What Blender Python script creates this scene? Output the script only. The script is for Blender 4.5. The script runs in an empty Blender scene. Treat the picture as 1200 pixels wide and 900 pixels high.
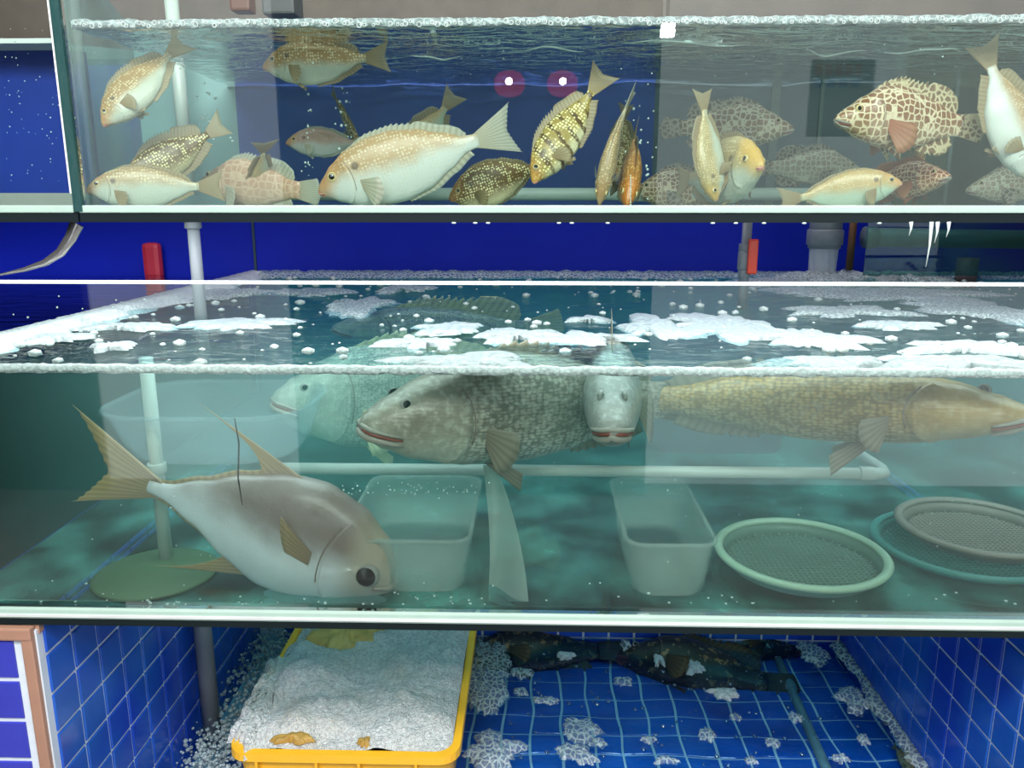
import bpy, bmesh, math, random
from mathutils import Vector, Matrix, noise
random.seed(7)
sc = bpy.context.scene
C = sc.collection
# ---------------------------------------------------------------- camera
F, TH, YAW, D, CZ = 940.0, math.radians(12.83), math.radians(1.5), 1.2, 0.6877
cd = bpy.data.cameras.new('camera'); cd.sensor_width = 36; cd.lens = 36*F/1200; cd.clip_start = .02
cam = bpy.data.objects.new('camera', cd); C.objects.link(cam)
cam.location = (0, -D, CZ); cam.rotation_euler = (math.pi/2-TH, 0, YAW)
sc.camera = cam
def _ray(px, py):
    a = (px-600)/F; b = (450-py)/F; s, c, sy, cy = math.sin(TH), math.cos(TH), math.sin(YAW), math.cos(YAW)
    return Vector((-sy*c+a*cy-b*sy*s, cy*c+a*sy+b*cy*s, -s+b*c))
def at(px, py, Y=0.0):            # point of the photograph at depth Y behind the front glass
    r = _ray(px, py); t = (Y+D)/r.y; return Vector((r.x*t, Y, CZ+r.z*t))
def on(px, py, z):                # point of the photograph on the level z
    r = _ray(px, py); t = (z-CZ)/r.z; return Vector((r.x*t, r.y*t-D, z))
# ---------------------------------------------------------------- world, lamps, added fills, exposure
w = bpy.data.worlds.new('street_daylight'); sc.world = w; w.use_nodes = True
w.node_tree.nodes['Background'].inputs[0].default_value = (0.93, 0.97, 1.0, 1)
w.node_tree.nodes['Background'].inputs[1].default_value = 1.4
def area(name, loc, rot, sx, sy, e, col=(1, 1, 1)):
    l = bpy.data.lights.new(name, 'AREA'); l.shape = 'RECTANGLE'; l.size = sx; l.size_y = sy; l.energy = e; l.color = col
    o = bpy.data.objects.new(name, l); C.objects.link(o); o.location = loc; o.rotation_euler = rot; return o
area('ceiling_lamp_light', (0, -.55, 2.25), (math.radians(-14), 0, 0), 3.0, .5, 26, (1, .98, .95))
area('tank_lamp_light', (0, .35, 1.75), (0, 0, 0), 2.6, .25, 5, (.95, 1, 1))
area('front_fill_light', (0, -1.9, 2.2), (math.radians(38), 0, 0), 3.0, .4, 110, (1, .98, .96))  # unseen fill, added in place of daylight from the front
area('rear_fill_light', (0, 1.2, 1.9), (0, 0, 0), 2.6, .3, 17)  # unseen fill, added to brighten the middle tank from above
area('low_front_fill_light', (0, -2.6, 2.1), (math.radians(50), 0, 0), 3.0, .35, 60, (1, .97, .93))  # unseen fill, added to light the basin and whiten the crate foam
area('gap_lamp_light', (.1, .33, .645), (0, 0, 0), 2.4, .5, 17, (.95, 1, 1))
sc.view_settings.view_transform = 'Standard'; sc.view_settings.look = 'None'
sc.view_settings.exposure = 0.0; sc.view_settings.gamma = 1; sc.view_settings.use_curve_mapping = False
sc.cycles.max_bounces = 10; sc.cycles.transparent_max_bounces = 40; sc.cycles.volume_bounces = 1
sc.cycles.diffuse_bounces = 3; sc.cycles.glossy_bounces = 3
# ---------------------------------------------------------------- material helpers
class NT:
    def __init__(s, name):
        s.m = bpy.data.materials.new(name); s.m.use_nodes = True; s.t = s.m.node_tree; s.t.nodes.clear()
        s.out = s.t.nodes.new('ShaderNodeOutputMaterial')
    def n(s, ty, props=None, **ins):
        nd = s.t.nodes.new('ShaderNode'+ty)
        for k, v in (props or {}).items(): setattr(nd, k, v)
        for k, v in ins.items():
            key = int(k[1:]) if k[0] == '_' and k[1:].isdigit() else k.replace('_', ' ')
            s.set(nd.inputs[key], v)
        return nd
    def set(s, inp, v):
        if hasattr(v, 'outputs'): s.t.links.new(v.outputs[0], inp)
        elif isinstance(v, bpy.types.NodeSocket): s.t.links.new(v, inp)
        elif inp.type == 'RGBA' and len(v) == 3: inp.default_value = (*v, 1)
        else: inp.default_value = v
    def mix(s, f, a, b): return s.n('Mix', {'data_type': 'RGBA'}, _0=f, _6=a, _7=b).outputs[2]
    def math(s, op, a, b=0.5, c=0.5, clamp=False):
        return s.n('Math', {'operation': op, 'use_clamp': clamp}, _0=a, _1=b, _2=c).outputs[0]
    def ramp(s, x, a, b): return s.n('MapRange', {'interpolation_type': 'SMOOTHSTEP'}, Value=x, From_Min=a, From_Max=b).outputs[0]
    def noise(s, scale, vec=None, detail=3, out=0, rough=.55):
        k = dict(Scale=scale, Detail=detail, Roughness=rough)
        if vec is not None: k['Vector'] = vec
        return s.n('TexNoise', **k).outputs[out]
    def obj(s): return s.n('TexCoord').outputs['Object']
    def pos(s): return s.n('NewGeometry').outputs['Position']
    def rest(s): return s.n('Attribute', {'attribute_name': 'rest'}).outputs['Vector']
    def bump(s, h, st, dist=.01): return s.n('Bump', Height=h, Strength=st, Distance=dist)
    def surf(s, x): s.set(s.out.inputs[0], x); return s.m
    def pbsdf(s, **k): return s.n('BsdfPrincipled', **k)
MC = {}
def simple(name, col, rough=.5, metal=0, var=.12, nscale=18, bump=.15, spec=.5):
    if name in MC: return MC[name]
    N = NT(name); nz = N.noise(nscale, N.pos())
    c = N.mix(nz, tuple(x*(1-var) for x in col), tuple(min(1, x*(1+var)) for x in col))
    MC[name] = N.surf(N.pbsdf(Base_Color=c, Roughness=rough, Metallic=metal, Normal=N.bump(N.noise(nscale*4, N.pos()), bump, .002), Specular_IOR_Level=spec))
    return MC[name]
def translucent(name, col, alpha, rough=.25, trans=.35, nscale=9):
    """milky plastic, fins, sheets: part of the light passes straight through"""
    if name in MC: return MC[name]
    N = NT(name); nz = N.noise(nscale, N.pos())
    c = N.mix(nz, tuple(x*.85 for x in col), tuple(min(1, x*1.1) for x in col))
    p = N.pbsdf(Base_Color=c, Roughness=rough); tl = N.n('BsdfTranslucent', Color=c)
    a = N.n('MixShader', _0=trans, _1=p, _2=tl)
    MC[name] = N.surf(N.n('MixShader', _0=alpha, _1=N.n('BsdfTransparent'), _2=a)); return MC[name]
def glass(name, tint, film=0.0, bumpst=0, bscale=6, ior=1.45, filmcol=(.8, .9, .88), mul=1.0):
    if name in MC: return MC[name]
    N = NT(name)
    k = dict(Roughness=.0)
    fk = dict(IOR=ior)
    if bumpst:
        b = N.bump(N.noise(bscale, N.n('VectorMath', {'operation': 'MULTIPLY'}, _0=N.pos(), _1=(1, 2.2, 1)).outputs[0], 4), bumpst, .02)
        k['Normal'] = b; fk['Normal'] = b
    g = N.n('BsdfGlossy', Color=(1, 1, 1), **k)
    fr = N.math('MULTIPLY', N.n('Fresnel', **fk).outputs[0], mul, clamp=True)
    t = N.n('BsdfTransparent', Color=tint)
    if film:
        t = N.n('MixShader', _0=N.math('MULTIPLY', N.ramp(N.noise(5, N.pos(), 5), .35, .75), film), _1=t, _2=N.n('BsdfDiffuse', Color=filmcol))
    MC[name] = N.surf(N.n('MixShader', _0=fr, _1=t, _2=g)); return MC[name]
# ---------------------------------------------------------------- object helpers
def link(name, me, mat=None, parent=None, smooth=True):
    o = bpy.data.objects.new(name, me); C.objects.link(o)
    if mat is not None:
        for mm in (mat if isinstance(mat, (list, tuple)) else [mat]): me.materials.append(mm)
    if smooth:
        for p in me.polygons: p.use_smooth = True
    if parent is not None: o.parent = parent
    return o
def mk(name, bm, mat, parent=None, smooth=False):
    me = bpy.data.meshes.new(name); bm.normal_update(); bm.to_mesh(me); bm.free(); return link(name, me, mat, parent, smooth)
def tag(o, label, cat, group=None, kind=None):
    o['label'] = label; o['category'] = cat
    if group: o['group'] = group
    if kind: o['kind'] = kind
    return o
def thing(name, label, cat, loc=(0, 0, 0), group=None):
    o = bpy.data.objects.new(name, None); o.empty_display_size = .05; C.objects.link(o); o.location = loc
    return tag(o, label, cat, group)
def struct(o): o['kind'] = 'structure'; return o
def box(bm, x0, x1, y0, y1, z0, z1, bev=0):
    vs = [bm.verts.new(p) for p in ((x0,y0,z0),(x1,y0,z0),(x1,y1,z0),(x0,y1,z0),(x0,y0,z1),(x1,y0,z1),(x1,y1,z1),(x0,y1,z1))]
    fs = [bm.faces.new([vs[i] for i in f]) for f in ((3,2,1,0),(4,5,6,7),(0,1,5,4),(1,2,6,5),(2,3,7,6),(3,0,4,7))]
    if bev:
        es = list({e for f in fs for e in f.edges}); bmesh.ops.bevel(bm, geom=es, offset=bev, segments=2, affect='EDGES', profile=.6)
def boxo(name, x0, x1, y0, y1, z0, z1, mat, parent=None, bev=0):
    """box as an object; when parented the numbers are still world numbers"""
    bm = bmesh.new(); box(bm, x0, x1, y0, y1, z0, z1, bev)
    if parent is not None:
        for v in bm.verts: v.co -= parent.location
    return mk(name, bm, mat, parent)
def tube(bm, pts, r, seg=12, cap=True, closed=False):
    pts = [Vector(p) for p in pts]; rr = r if isinstance(r, (list, tuple)) else [r]*len(pts); rings = []; up = None
    n = len(pts)
    for i, p in enumerate(pts):
        a = pts[(i-1) % n] if (closed or i) else p; b = pts[(i+1) % n] if (closed or i < n-1) else p
        d = (b-a).normalized()
        if up is None: up = d.orthogonal().normalized()
        up = (up-d*up.dot(d)); up = up.normalized() if up.length > 1e-6 else d.orthogonal().normalized()
        s = d.cross(up)
        rings.append([bm.verts.new(p+(up*math.cos(k*2*math.pi/seg)+s*math.sin(k*2*math.pi/seg))*rr[i]) for k in range(seg)])
    for i in range(n if closed else n-1):
        A, B = rings[i], rings[(i+1) % n]
        for k in range(seg): bm.faces.new((A[k], A[(k+1) % seg], B[(k+1) % seg], B[k]))
    if cap and not closed: bm.faces.new(rings[0][::-1]); bm.faces.new(rings[-1])
def tubeo(name, pts, r, mat, parent=None, seg=14, closed=False):
    bm = bmesh.new(); off = parent.location if parent is not None else Vector()
    tube(bm, [Vector(p)-off for p in pts], r, seg, closed=closed); bmesh.ops.recalc_face_normals(bm, faces=bm.faces)
    return mk(name, bm, mat, parent, True)
def lathe(bm, prof, c=(0, 0, 0), seg=40, close=False, sx=1, sy=1):
    c = Vector(c); rings = [[bm.verts.new(c+Vector((r*sx*math.cos(k*2*math.pi/seg), r*sy*math.sin(k*2*math.pi/seg), z))) for k in range(seg)] for r, z in prof]
    m = len(rings)
    for i in range(m if close else m-1):
        A, B = rings[i], rings[(i+1) % m]
        for k in range(seg): bm.faces.new((A[k], A[(k+1) % seg], B[(k+1) % seg], B[k]))
    return rings
def ball(bm, c, r, sub=1, sz=1):
    bmesh.ops.create_icosphere(bm, subdivisions=sub, radius=r, matrix=Matrix.Translation(c) @ Matrix.Diagonal((1, 1, sz, 1)))
# ---------------------------------------------------------------- materials
M_blue = simple('blue_panel', (.003, .014, .40), .5, spec=.2, var=.18, nscale=3, bump=.05)
M_bluetop = simple('blue_tank_back', (.008, .05, .30), .4, var=.35, nscale=5, bump=.05)
M_grout = simple('white_grout', (.62, .70, .78), .7, nscale=30)
M_pvc = simple('grey_pvc', (.20, .22, .25), .35)
M_pvcw = simple('white_pvc', (.42, .50, .46), .35)
M_black = simple('black_rubber', (.006, .012, .014), .6, spec=.15)
M_edge = simple('pale_glass_edge', (.36, .50, .44), .25, var=.1)
M_dkedge = simple('dark_green_glass_edge', (.01, .05, .05), .15)
M_white = simple('white_sealant', (.60, .64, .64), .4)
M_red = simple('red_plastic', (.75, .05, .02), .35)
M_beige = simple('beige_edge_trim', (.36, .20, .14), .5, nscale=25)
M_dark = simple('dark_wall', (.035, .035, .04), .7)
M_conc = simple('grey_concrete', (.22, .22, .22), .6)
M_steel = simple('brushed_steel', (.5, .5, .5), .25, metal=.9)
M_rust = simple('brown_beam', (.085, .065, .055), .55, var=.5, nscale=12)
def tilemat(name, a, b, r=.12, top=None):
    N = NT(name); p = N.pos()
    c = N.mix(N.ramp(N.noise(3.5, p, 2), .35, .65), a, b)
    c = N.mix(N.math('MULTIPLY', N.noise(60, p, 4), .25), c, tuple(x*.5 for x in a))
    return N.surf(N.pbsdf(Base_Color=c, Roughness=r, Normal=N.bump(N.noise(14, p), .12, .004)))
M_tile = tilemat('blue_glazed_tile', (.012, .06, .52), (.018, .13, .56))
M_tiledeep = tilemat('blue_floor_tile', (.008, .10, .50), (.012, .15, .58))
M_tilefront = tilemat('violet_blue_tile', (.035, .045, .42), (.045, .055, .50))
def foammat(name, col, alpha=1, cell=140):
    N = NT(name); p = N.pos()
    v = N.n('TexVoronoi', Vector=p, Scale=cell); v2 = N.n('TexVoronoi', Vector=p, Scale=cell*2.7)
    h = N.math('ADD', v.outputs[0], N.math('MULTIPLY', v2.outputs[0], .5))
    c = N.mix(N.ramp(v.outputs[0], .15, .9), col, tuple(x*.72 for x in col))
    s = N.pbsdf(Base_Color=c, Roughness=.3, Normal=N.bump(h, .6, .004), Subsurface_Weight=0.0)
    if alpha < 1:
        e = N.n('TexVoronoi', {'feature': 'DISTANCE_TO_EDGE'}, Vector=p, Scale=cell*.55)
        a = N.math('ADD', N.math('MULTIPLY', N.math('SUBTRACT', 1, N.ramp(e.outputs[0], .02, .16)), 1-alpha), alpha*.75, clamp=True)
        s = N.n('MixShader', _0=a, _1=N.n('BsdfTransparent'), _2=s)
    return N.surf(s)
M_foam = foammat('white_foam', (.60, .64, .66))
M_foamthin = foammat('lacy_bubbles', (.50, .60, .64), .42, 120)
M_foamgap = foammat('bubble_ring_foam', (.58, .64, .68), .6, 150)
M_bubble = glass('bubble_film', (.93, .97, .97), mul=2.6, ior=1.6)
M_drop = simple('bright_droplet', (.55, .66, .64), .08, var=.05)
# ================================================================ BIG STRUCTURE
# -- the shop: ceiling, back wall, added dark walls behind the viewer shaping daylight and reflections
struct(boxo('ceiling', -3.4, 3.6, -3.2, 2.0, 2.4, 2.5, simple('ceiling_grey', (.16, .15, .15), .8)))
struct(boxo('wall_back', -3.4, 3.6, 1.72, 1.80, -.9, 2.4, M_blue))
struct(boxo('floor', -3.4, 3.6, -3.2, 2.0, -1.0, -.9, M_conc))
def mx(px): return at(px, 300, 3.0).x
for i, (a, b) in enumerate(((-3.4, mx(90)), (mx(335), mx(766)))):
    struct(boxo(('wall_blocker_left', 'wall_blocker_middle')[i], a, b, -3.06, -3.0, -.9, 2.4, M_dark))
struct(boxo('wall_right', 3.5, 3.6, -3.2, 1.72, -.9, 2.4, M_dark))
struct(boxo('wall_left', -3.4, -3.3, -3.2, 1.72, -.9, 2.4, M_dark))
# -- the tiled basin at the bottom
PT = .0763; XL, XR, YB, ZW, ZF = -.827, .925, 1.0, -.60, -.655
def wobble(x, y, k): return Vector((noise.noise(Vector((x*9, y*9, k))), noise.noise(Vector((x*9+7, y*9+3, k))), 0))*.011
tile_me = {}
def tile_obj(parent, c, ax, ay, n, su, sv, mat, wavy=0):
    """one glazed tile: pillow-edged slab with centre c, lying in the ax/ay plane, proud along n"""
    g = .0034; hu, hv, t = su/2-g, sv/2-g, .004
    key = (round(su, 4), round(sv, 4), tuple(ax), tuple(ay), mat.name)
    if wavy or key not in tile_me:
        bm = bmesh.new(); k = 4 if wavy else 1; out = []
        cs = [(-1, -1), (1, -1), (1, 1), (-1, 1)]
        for i in range(4):
            a, b = cs[i], cs[(i+1) % 4]
            for j in range(k): f = j/k; out.append((a[0]+(b[0]-a[0])*f, a[1]+(b[1]-a[1])*f))
        def ring(s, h):
            r = []
            for u, v in out:
                p = ax*(u*(hu-s))+ay*(v*(hv-s))+n*h
                if wavy: p += wobble((c+p).x, (c+p).y, 1.3)
                r.append(bm.verts.new(p))
            return r
        R0, R1, R2 = ring(0, 0), ring(0, t*.6), ring(.0015, t); m = len(out)
        for A, B in ((R0, R1), (R1, R2)):
            for i in range(m): bm.faces.new((A[i], A[(i+1) % m], B[(i+1) % m], B[i]))
        bm.faces.new(R2); me = bpy.data.meshes.new('tile'); bmesh.ops.recalc_face_normals(bm, faces=bm.faces); bm.to_mesh(me); bm.free(); me.materials.append(mat)
        if not wavy: tile_me[key] = me
    else: me = tile_me[key]
    o = bpy.data.objects.new('tile', me); C.objects.link(o); o.parent = parent; o.location = c-parent.location
X, Y, Z = Vector((1, 0, 0)), Vector((0, 1, 0)), Vector((0, 0, 1))
wl = struct(boxo('wall_basin_left', -1.18, XL-.001, -.005, 1.3, -.9, -.012, M_grout))
wr = struct(boxo('wall_basin_right', XR+.001, 1.30, -.005, 1.3, -.9, -.012, M_grout))
wb = struct(boxo('wall_basin_back', XL, XR, YB+.001, 1.15, -.9, -.012, M_grout))
fb = struct(boxo('floor_basin', XL, XR, -.1, YB, -.88, ZF, M_grout))
struct(boxo('wall_basin_front', XL, XR, -.1, -.06, -.9, -.66, M_grout))
nY = 13
for j in range(nY):
    yc = YB-(j+.5)*PT
    for k in range(10):
        zc = -.028-.0763*(k+.02) if k else -.032
        tile_obj(wl, Vector((XL-.001, yc, -.028-PT*k+.0)), Y, Z, X, PT, PT, M_tile)
        tile_obj(wr, Vector((XR+.001, yc, -.028-PT*k)), Z, Y, -X, PT, PT, M_tile)
    for k in range(4): tile_obj(wl, Vector((XL-.03-(k+.5)*PT, yc, -.012)), X, Y, Z, PT, PT, M_tile)
    for k in range(4): tile_obj(wr, Vector((XR+.03+(k+.5)*PT, yc, -.012)), X, Y, Z, PT, PT, M_tile)
    for k in range(22): tile_obj(fb, Vector((XR-.004-(k+.5)*PT, yc, ZF)), X, Y, Z, PT, PT, M_tiledeep, wavy=1)
for k in range(22):
    for r in range(3): tile_obj(wb, Vector((XR-.004-(k+.5)*PT, YB+.001, -.485-r*PT)), X, Z, -Y, PT, PT, M_tile)
for r in range(8):
    for k in range(3): tile_obj(wl, Vector((XL-.038-(k+.5)*.19, -.005, -.026-PT*1.02*(r+.5))), X, Z, -Y, .19, PT, M_tilefront)
for r in range(8):
    for k in range(2): tile_obj(wr, Vector((XR+.004+(k+.5)*.18, -.005, -.026-PT*1.02*(r+.5))), Z, X, -Y, PT, .18, M_tilefront)
struct(boxo('trim_1', XL-.024, XL-.004, -.014, .0, -.9, -.02, M_beige, bev=.003))
struct(boxo('trim_2', -1.18, XL-.004, -.016, .0, -.026, -.004, M_beige, bev=.003))
struct(boxo('trim_3', XL-.03, XL+.002, .0, 1.0, -.02, -.004, M_beige))
# ================================================================ TANKS
GX0, GX1, GYB = -1.0, 1.95, 1.68; RIM, WAT = .566, .430
M_pane = glass('front_pane_glass', (.93, .985, .96), mul=1.05)
M_floorpane = glass('floor_pane_glass', (.66, .92, .90), film=.55, filmcol=(.20, .72, .62))
T = thing('fish_tank', 'wide middle glass fish tank holding the large silver and brown fish', 'fish tank', (0, 0, 0))
boxo('front_pane', GX0, GX1, 0, .010, .029, RIM, M_pane, T)
boxo('left_pane', GX0-.010, GX0, .012, GYB, .012, WAT+.006, glass('side_pane_glass', (.72, .88, .90)), T)
boxo('back_pane', GX0, GX1, GYB-.01, GYB, .012, WAT-.004, simple('teal_back_panel', (.015, .26, .34), .35, var=.3, nscale=4), T)
boxo('floor_pane', GX0, GX1, .010, GYB-.01, .002, .010, M_floorpane, T)
boxo('rim_edge', GX0, GX1, -.001, .011, RIM, RIM+.0045, M_white, T)
boxo('base_edge', GX0, GX1, -.006, .012, .010, .0285, M_edge, T, bev=.003)
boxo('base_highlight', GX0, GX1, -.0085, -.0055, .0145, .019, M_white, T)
boxo('rubber_mat', GX0, GX1, -.004, .06, -.002, .0098, M_black, T)
# neighbouring tank on the left
T0 = thing('fish_tank', 'empty looking blue backed tank left of the middle tank, mostly cut off', 'fish tank', (0, 0, 0))
boxo('back_panel', -3.2, GX0-.02, 1.60, 1.62, .0, .36, M_blue, T0)
boxo('water_sheet', -3.2, GX0-.03, .012, 1.6, .424, .43, glass('dark_blue_water', (.35, .5, .75), bumpst=.35, bscale=7), T0)
boxo('front_pane', -3.2, GX0-.02, .0, .01, .03, RIM, M_pane, T0)
boxo('rim_edge', -3.2, GX0-.02, .0, .011, RIM, RIM+.0045, M_white, T0)
# top tanks
TZ, TW, TB = .679, .933, .62; DVX = -.672
M_topback = M_bluetop; FPX = at(275, 100, TB).x
U = thing('fish_tank', 'long upper glass fish tank full of spotted rabbitfish and groupers', 'fish tank', (0, 0, 0))
boxo('front_pane', DVX+.005, 1.95, 0, .010, TZ, 1.05, M_pane, U)
boxo('back_panel', FPX, at(768, 100, TB).x, TB, TB+.02, TZ-.01, 1.005, M_topback, U)
boxo('reflection_panel', at(768, 100, TB).x, 1.95, TB, TB+.02, TZ-.01, 1.005, simple('painted_reflection_grey', (.055, .095, .12), .4, var=.3, nscale=4), U)  # grey colour imitates street daylight mirrored in the front pane
for a_, b_ in ((905, 915), (962, 966), (1048, 1058), (1120, 1124)): boxo('reflection_strip', at(a_, 100, TB).x, at(b_, 100, TB).x, TB-.004, TB, TZ, 1.0, simple('painted_reflection_strip', (.13, .18, .17), .5), U)  # strips paint in the door shapes mirrored by the pane
boxo('green_panel', at(1060, 100, TB).x, at(1190, 100, TB).x, TB-.003, TB, TZ, .96, simple('dull_green_panel', (.06, .10, .05), .5, var=.4, nscale=10), U)
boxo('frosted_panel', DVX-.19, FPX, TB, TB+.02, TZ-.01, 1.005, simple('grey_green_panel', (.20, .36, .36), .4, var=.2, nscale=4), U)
boxo('floor_pane', DVX+.005, 1.95, .010, TB, TZ-.008, TZ, simple('pale_green_floor', (.22, .34, .31), .3), U)
boxo('base_edge', DVX-.0, 1.95, -.005, .011, TZ-.008, TZ+.003, M_edge, U, bev=.002)
boxo('rubber_mat', DVX-.0, 1.95, -.003, TB, TZ-.0215, TZ-.009, M_black, U)
boxo('rim_edge', DVX+.005, 1.95, TB-.03, TB+.03, 1.008, 1.020, M_white, U)
bm = bmesh.new()
for z in (TZ, 1.05):
    for x, y in ((DVX-.006, .001), (DVX+.006, .001), (DVX-.19, TB), (DVX-.202, TB)): bm.verts.new((x, y, z))
bm.verts.ensure_lookup_table()
for q in ((3,2,1,0), (4,5,6,7), (0,1,5,4), (1,2,6,5), (2,3,7,6), (3,0,4,7)): bm.faces.new([bm.verts[i] for i in q])
mk('divider_pane', bm, glass('divider_glass', (.62, .86, .84), film=.6, filmcol=(.28, .42, .42), mul=.5), U)
boxo('divider_edge', DVX-.0065, DVX+.0065, -.006, .001, TZ-.006, 1.05, M_dkedge, U)
boxo('sealant_bead', DVX-.0105, DVX-.0065, -.004, .001, TZ+.02, 1.05, M_white, U)
L = thing('fish_tank', 'upper left fish tank with plain blue back, cut off by frame', 'fish tank', (0, 0, 0))
boxo('front_pane', -3.2, DVX-.0075, 0, .010, TZ, 1.05, M_pane, L)
boxo('back_panel', -3.2, DVX-.06, .16, .18, TZ+.015, .925, simple('vivid_blue_panel', (.004, .028, .27), .4, var=.3, nscale=6), L)
boxo('floor_pane', -3.2, DVX-.055, .012, .16, TZ-.006, TZ+.001, simple('grey_floor', (.22, .24, .22), .5), L)
boxo('ledge', -3.2, DVX-.055, .13, .16, TZ+.001, TZ+.022, simple('grey_ledge', (.30, .32, .30), .5), L)
boxo('rim_edge', -3.2, DVX-.06, .10, .18, .925, .932, M_white, L)
boxo('base_edge', -3.2, DVX-.0075, -.005, .011, TZ-.008, TZ+.003, M_edge, L, bev=.002)
boxo('rubber_mat', -3.2, DVX-.0025, -.003, .3, TZ-.0215, TZ-.009, M_black, L)
tag(boxo('beam', -3.2, 2.0, TB+.08, TB+.16, 1.0, 1.3, M_rust), 'weathered brown beam along the top edge of the picture', 'beam')
# ---- water
def waves(name, x0, x1, y0, y1, z, nx, ny, amp, fr, mat, fl=None):
    bm = bmesh.new(); g = []
    for j in range(ny+1):
        row = []
        for i in range(nx+1):
            x, y = x0+(x1-x0)*i/nx, y0+(y1-y0)*j/ny
            e = 1 if 0 < j else .2
            h = amp*e*(noise.noise(Vector((x*fr, y*fr*1.3, z)))+.5*noise.noise(Vector((x*fr*2.3, y*fr*3, z+4))))
            if fl: h += fl(x, y)
            row.append(bm.verts.new((x, y, z+h)))
        g.append(row)
    for j in range(ny):
        for i in range(nx): bm.faces.new((g[j][i], g[j][i+1], g[j+1][i+1], g[j+1][i]))
    return mk(name, bm, mat, None, True)
def splash(x, y):
    d = math.hypot(x-at(968, 322, 1.45).x, y-1.42); return .035*math.exp(-(d/.22)**2)*(.6+.8*noise.noise(Vector((x*30, y*30, 0)))) 
M_wsurf = glass('water_surface', (.78, .95, .96), bumpst=.6, bscale=9, ior=1.33, mul=.5)
tag(waves('water_surface', GX0+.002, GX1-.002, .012, GYB-.012, WAT, 120, 80, .010, 5, M_wsurf, splash), 'rippling foamy water surface of the middle tank', 'water', kind='stuff')
tag(waves('water_surface', DVX+.008, 1.94, .012, TB-.002, TW, 110, 26, .007, 7, glass('water_underside', (.62, .74, .72), bumpst=.9, bscale=16, ior=1.33, mul=3.2)), 'shimmering underside of the water in the upper tank', 'water', kind='stuff')
tag(waves('water_surface', XL+.002, XR-.002, -.06, YB-.002, ZW, 80, 60, .006, 9, glass('basin_water', (.62, .86, .95), bumpst=.5, bscale=11, ior=1.33, mul=.8)), 'clear water standing in the blue tiled basin', 'water', kind='stuff')
N = NT('murky_water')
N.surf(N.n('BsdfTransparent'))
N.set(N.out.inputs['Volume'], N.n('VolumePrincipled', Color=(.45, .86, .80), Density=.50, Anisotropy=.3, Absorption_Color=(.12, .70, .68)))
M_murk = N.m
wv = boxo('water', GX0+.002, GX1-.002, .0125, GYB-.012, .0115, WAT-.012, M_murk)
tag(wv, 'murky green water filling the middle tank', 'water', kind='stuff')
N = NT('clear_tank_water')
N.surf(N.n('BsdfTransparent'))
N.set(N.out.inputs['Volume'], N.n('VolumePrincipled', Color=(.6, .85, .85), Density=.16, Anisotropy=.3, Absorption_Color=(.3, .7, .7)))
tag(boxo('water', DVX+.008, 1.94, .0125, TB-.003, TZ+.001, TW-.01, N.m), 'slightly cloudy water filling the upper tank', 'water', kind='stuff')
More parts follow.
